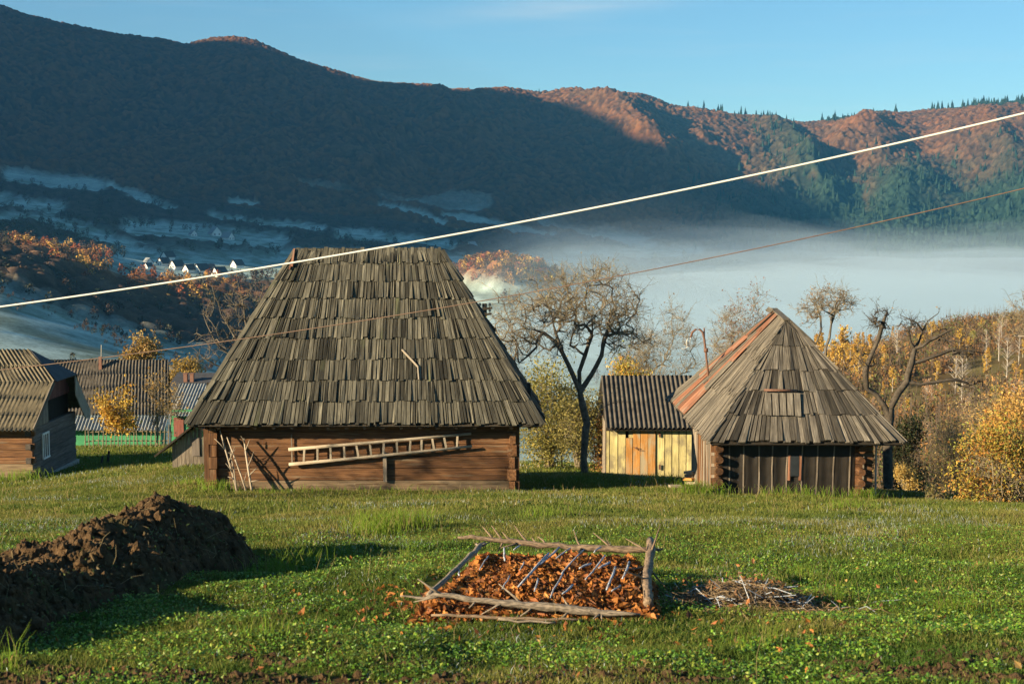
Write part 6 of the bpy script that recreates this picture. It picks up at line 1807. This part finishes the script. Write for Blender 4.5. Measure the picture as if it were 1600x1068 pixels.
def blades(N, d0, d1, w, h0, h1, seed, two=True, k0=-.42, k1=.42, tall=0.0):
    g = np.random.default_rng(seed)
    d = np.sqrt(g.uniform(d0 ** 2, d1 ** 2, N)); x = g.uniform(k0, k1, N) * d
    b = bare(x, d)
    cl = fbm(x / .35, d / .35, 401, 3)                    # tufts
    keep = clear_of(x, d) & (g.random(N) > b * .93) & (g.random(N) < .35 + 1.1 * cl)
    x, d, cl = x[keep], d[keep], cl[keep]; n = len(x); z = gz(x, d) - .005
    big = fbm(x / 2.6, d / 2.6, 402, 3); dry = fbm(x / 1.3, d / 2.0, 403, 4); fr = fbm(x / 2.2, d / 3.2, 404, 4)
    h = (h0 + (h1 - h0) * g.random(n) ** 1.5) * (.55 + .9 * cl) * (.7 + .7 * big)
    yaw = g.uniform(0, 2 * math.pi, n); lean = g.uniform(.1, 1.0, n) * h
    la = g.uniform(0, 2 * math.pi, n)
    wx, wy = np.cos(yaw) * w / 2, np.sin(yaw) * w / 2
    sc_ = g.uniform(.7, 1.4, n); wx *= sc_; wy *= sc_
    B = np.stack([x, d, z], -1); W = np.stack([wx, wy, 0 * wx], -1)
    Lv = np.stack([np.cos(la) * lean, np.sin(la) * lean, 0 * la], -1); H = np.stack([0 * h, 0 * h, h], -1)
    green = np.array((.085, .125, .022)); lush = np.array((.055, .105, .018)); yel = np.array((.165, .165, .040)); straw = np.array((.30, .24, .11)); frost = np.array((.40, .46, .45))
    m1 = sstep(.35, .65, big + g.normal(size=n) * .08)[:, None]; c = lush * (1 - m1) + green * m1
    m2 = sstep(.42, .66, dry + g.normal(size=n) * .10)[:, None]; c = c * (1 - m2) + yel * m2
    near = sstep(13, 24, d)
    c = c * (1 - .35 * near[:, None]) + yel * .35 * near[:, None]
    st = (g.random(n) < .02 + .14 * sstep(.5, .75, dry)); c[st] = straw * g.uniform(.6, 1.2, (st.sum(), 1))
    fz = (g.random(n) < .006 + .22 * sstep(.56, .70, fr) * (.25 + .5 * near)); c[fz] = frost * g.uniform(.5, 1.0, (fz.sum(), 1))
    c = c * g.uniform(.65, 1.35, (n, 1))
    m = MB()
    if two:
        V = np.stack([B - W, B + W, B + W * .75 + H * .6 + Lv * .35, B - W * .75 + H * .6 + Lv * .35, B + H * .95 + Lv], 1)
        o = (np.arange(n) * 5)[:, None]
        m.add(V.reshape(-1, 3), [np.array([[0, 1, 2, 3]]) + o, np.array([[3, 2, 4]]) + o], .5, None, np.repeat(c, 5, 0))
    else:
        V = np.stack([B - W, B + W, B + H + Lv * .8], 1)
        m.add(V.reshape(-1, 3), np.arange(n * 3).reshape(n, 3), .5, None, np.repeat(c, 3, 0))
    return m
ALL = MB()
def merge(m):
    for f, mi in m.F: ALL.F.append((f + ALL.n, mi))
    ALL.V += m.V; ALL.R += m.R; ALL.G += m.G; ALL.C += m.C; ALL.n += m.n
merge(blades(380000, 8.0, 14.5, .007, .018, .062, 1))
merge(blades(400000, 14.5, 25, .012, .02, .08, 2, two=False))
merge(blades(480000, 25, 47, .020, .03, .095, 3, two=False))
merge(blades(110000, 47, 82, .04, .05, .16, 4, two=False, k0=-.45, k1=.12))
for k0_, k1_, q in ((.42, .85, 1.0), (-.72, -.42, .7)):       # the meadow goes on beyond both edges of the picture
    merge(blades(int(50000 * q), 8.0, 14.5, .010, .02, .065, 5, two=False, k0=k0_, k1=k1_))
    merge(blades(int(90000 * q), 14.5, 25, .015, .02, .08, 6, two=False, k0=k0_, k1=k1_))
    merge(blades(int(130000 * q), 25, 50, .026, .03, .095, 7, two=False, k0=k0_, k1=k1_))
tag(ALL.build('meadow_grass', M_grass), kind='stuff')

def cover():
    """low round-leaved weeds between the blades, thick at the front"""
    g = np.random.default_rng(9); N = 260000
    d = np.sqrt(g.uniform(8.2 ** 2, 22 ** 2, N)); x = g.uniform(-.42, .42, N) * d
    f = fbm(x / .8, d / .8, 411, 4); keep = clear_of(x, d) & (f > .43) & (g.random(N) > bare(x, d) * .85) & (g.random(N) < 1.6 - d / 14)
    x, d, f = x[keep], d[keep], f[keep]; n = len(x)
    c = np.stack([x, d, gz(x, d) + g.uniform(.012, .06, n) * (.6 + f)], -1)
    nn = nrm(g.normal(size=(n, 3)) * .55 + np.array((0, 0, 1))); a = nrm(np.cross(nn, g.normal(size=(n, 3)))); b = np.cross(nn, a)
    s = g.uniform(.006, .019, (n, 1)); col = np.array([(.09, .20, .018), (.13, .25, .022), (.07, .155, .018), (.21, .26, .035)])[g.integers(0, 4, n)] * g.uniform(.7, 1.3, (n, 1))
    m = MB(); m.quads(c, a * s, b * s, col, .5, bend=nn * s * .3)
    tag(m.build('ground_cover', leafy('weed_leaf', .3, .45, .35)), kind='stuff')
cover()

def tufts():
    """taller clumps and dry stalks"""
    g = np.random.default_rng(15); m = MB()
    spots = [(P(610, 826, 1), 20.5, 420, .34, .55), (P(640, 822, 1), 20.8, 300, .30, .5), (P(585, 832, 1), 20, 240, .26, .5), (P(430, 893, 1), 15.4, 160, .26, .3), (P(455, 880, 1), 16, 120, .22, .3), (P(520, 868, 1), 17, 160, .20, .4),
             (P(12, 1040, 1), 9.6, 30, .30, .1), (P(1300, 930, 1), 13.3, 40, .34, .2), (P(1500, 945, 1), 12.8, 120, .20, .35), (P(640, 880, 1), 16.2, 20, .34, .1), (P(420, 1000, 1), 10.6, 40, .22, .3), (P(1180, 1005, 1), 10.6, 60, .2, .3), (P(1250, 900, 1), 15, 90, .22, .4),
             (P(850, 810, 1), 23.5, 120, .18, .5), (P(1330, 800, 1), 27, 200, .2, .6), (P(300, 760, 1), 40, 120, .2, .5), (P(1085, 772, 1), 35.6, 260, .36, .4), (P(1110, 782, 1), 35.5, 200, .3, .4), (P(1250, 783, 1), 35.6, 260, .3, 1.6), (P(1350, 787, 1), 35.6, 160, .3, .5),
             (P(560, 770, 1), 37.7, 300, .2, 4.0), (P(340, 772, 1), 37.6, 160, .3, .5), (P(20, 770, 1), 54, 260, .45, 1.2), (P(1040, 752, 1), 40.8, 260, .35, 1.0)]
    for p, d, n, h, sp in spots:
        x0 = p[0] * d; x = x0 + g.normal(size=n) * sp * .5; y = d + g.normal(size=n) * sp * .25; z = gz(x, y)
        hh = h * g.uniform(.4, 1.15, n); B = np.stack([x, y, z], -1); a = g.uniform(0, 6.28, n); ln = hh * g.uniform(.1, .6, n)
        T = B + np.stack([np.cos(a) * ln, np.sin(a) * ln, hh], -1); M_ = B * .45 + T * .55 + np.stack([-np.cos(a) * ln * .2, -np.sin(a) * ln * .2, hh * .08], -1)
        w = max(.0022, d * .00016)
        straw = g.random(n)[:, None] < .16
        c = np.where(straw, np.array((.34, .29, .12)), np.array((.19, .29, .035))) * g.uniform(.7, 1.2, (n, 1))
        m.tubes(np.stack([B, M_, T], 1), np.tile([[w, w * .8, w * .25]], (n, 1)), 3, col=np.repeat(c, 9, 0))
    N = 900; d = np.sqrt(g.uniform(8.5 ** 2, 45 ** 2, N)); x = g.uniform(-.4, .4, N) * d; k = clear_of(x, d); x, d = x[k], d[k]; n = len(x)
    B = np.stack([x, d, gz(x, d)], -1); h = g.uniform(.08, .3, n); a = g.uniform(0, 6.28, n); T = B + np.stack([np.cos(a) * h * .4, np.sin(a) * h * .4, h], -1)
    w = np.maximum(.0018, d * .00012)[:, None] * np.array([[1, .9, .5]])
    m.tubes(np.stack([B, (B + T) / 2 + g.normal(size=B.shape) * .015, T], 1), w, 3, col=(.36, .28, .14))
    tag(m.build('dry_grass_stalks', M_grass), kind='stuff')
tufts()

def clods():
    g = np.random.default_rng(19); m = MB()
    N = 6000; d = g.uniform(8.6, 10.4, N); x = g.uniform(-4.2, 4.2, N); b = bare(x, d); k = g.random(N) < b * .8; x, d = x[k], d[k]
    c = np.stack([x, d, gz(x, d)], -1); blobs(m, c, g.uniform(.008, .045, len(x)) * g.uniform(.4, 1.2, len(x)), g)
    N = 2500; x = np.concatenate([g.normal(.1, 1.2, N), g.normal(2.3, .6, 800)]); d = np.concatenate([g.normal(12.9, 1.2, N), g.normal(13.2, .5, 800)]); k = g.random(len(x)) < bare(x, d) * .6; x, d = x[k], d[k]
    blobs(m, np.stack([x, d, gz(x, d)], -1), g.uniform(.006, .025, len(x)), g)
    tag(m.build('soil_clods', M_soil), kind='stuff')
    m = MB(); n = 260; d = np.sqrt(g.uniform(9 ** 2, 17 ** 2, n)); x = g.uniform(-.38, .40, n) * d; x[:40] = g.normal(2.3, .6, 40); d[:40] = g.normal(11.2, .5, 40)
    leaves(m, np.stack([x, d, gz(x, d) + .03], -1), .032, [(.40, .16, .04), (.30, .11, .04), (.34, .22, .08)], g, .02)
    tag(m.build('scattered_leaves', M_leaf), kind='stuff')
clods()
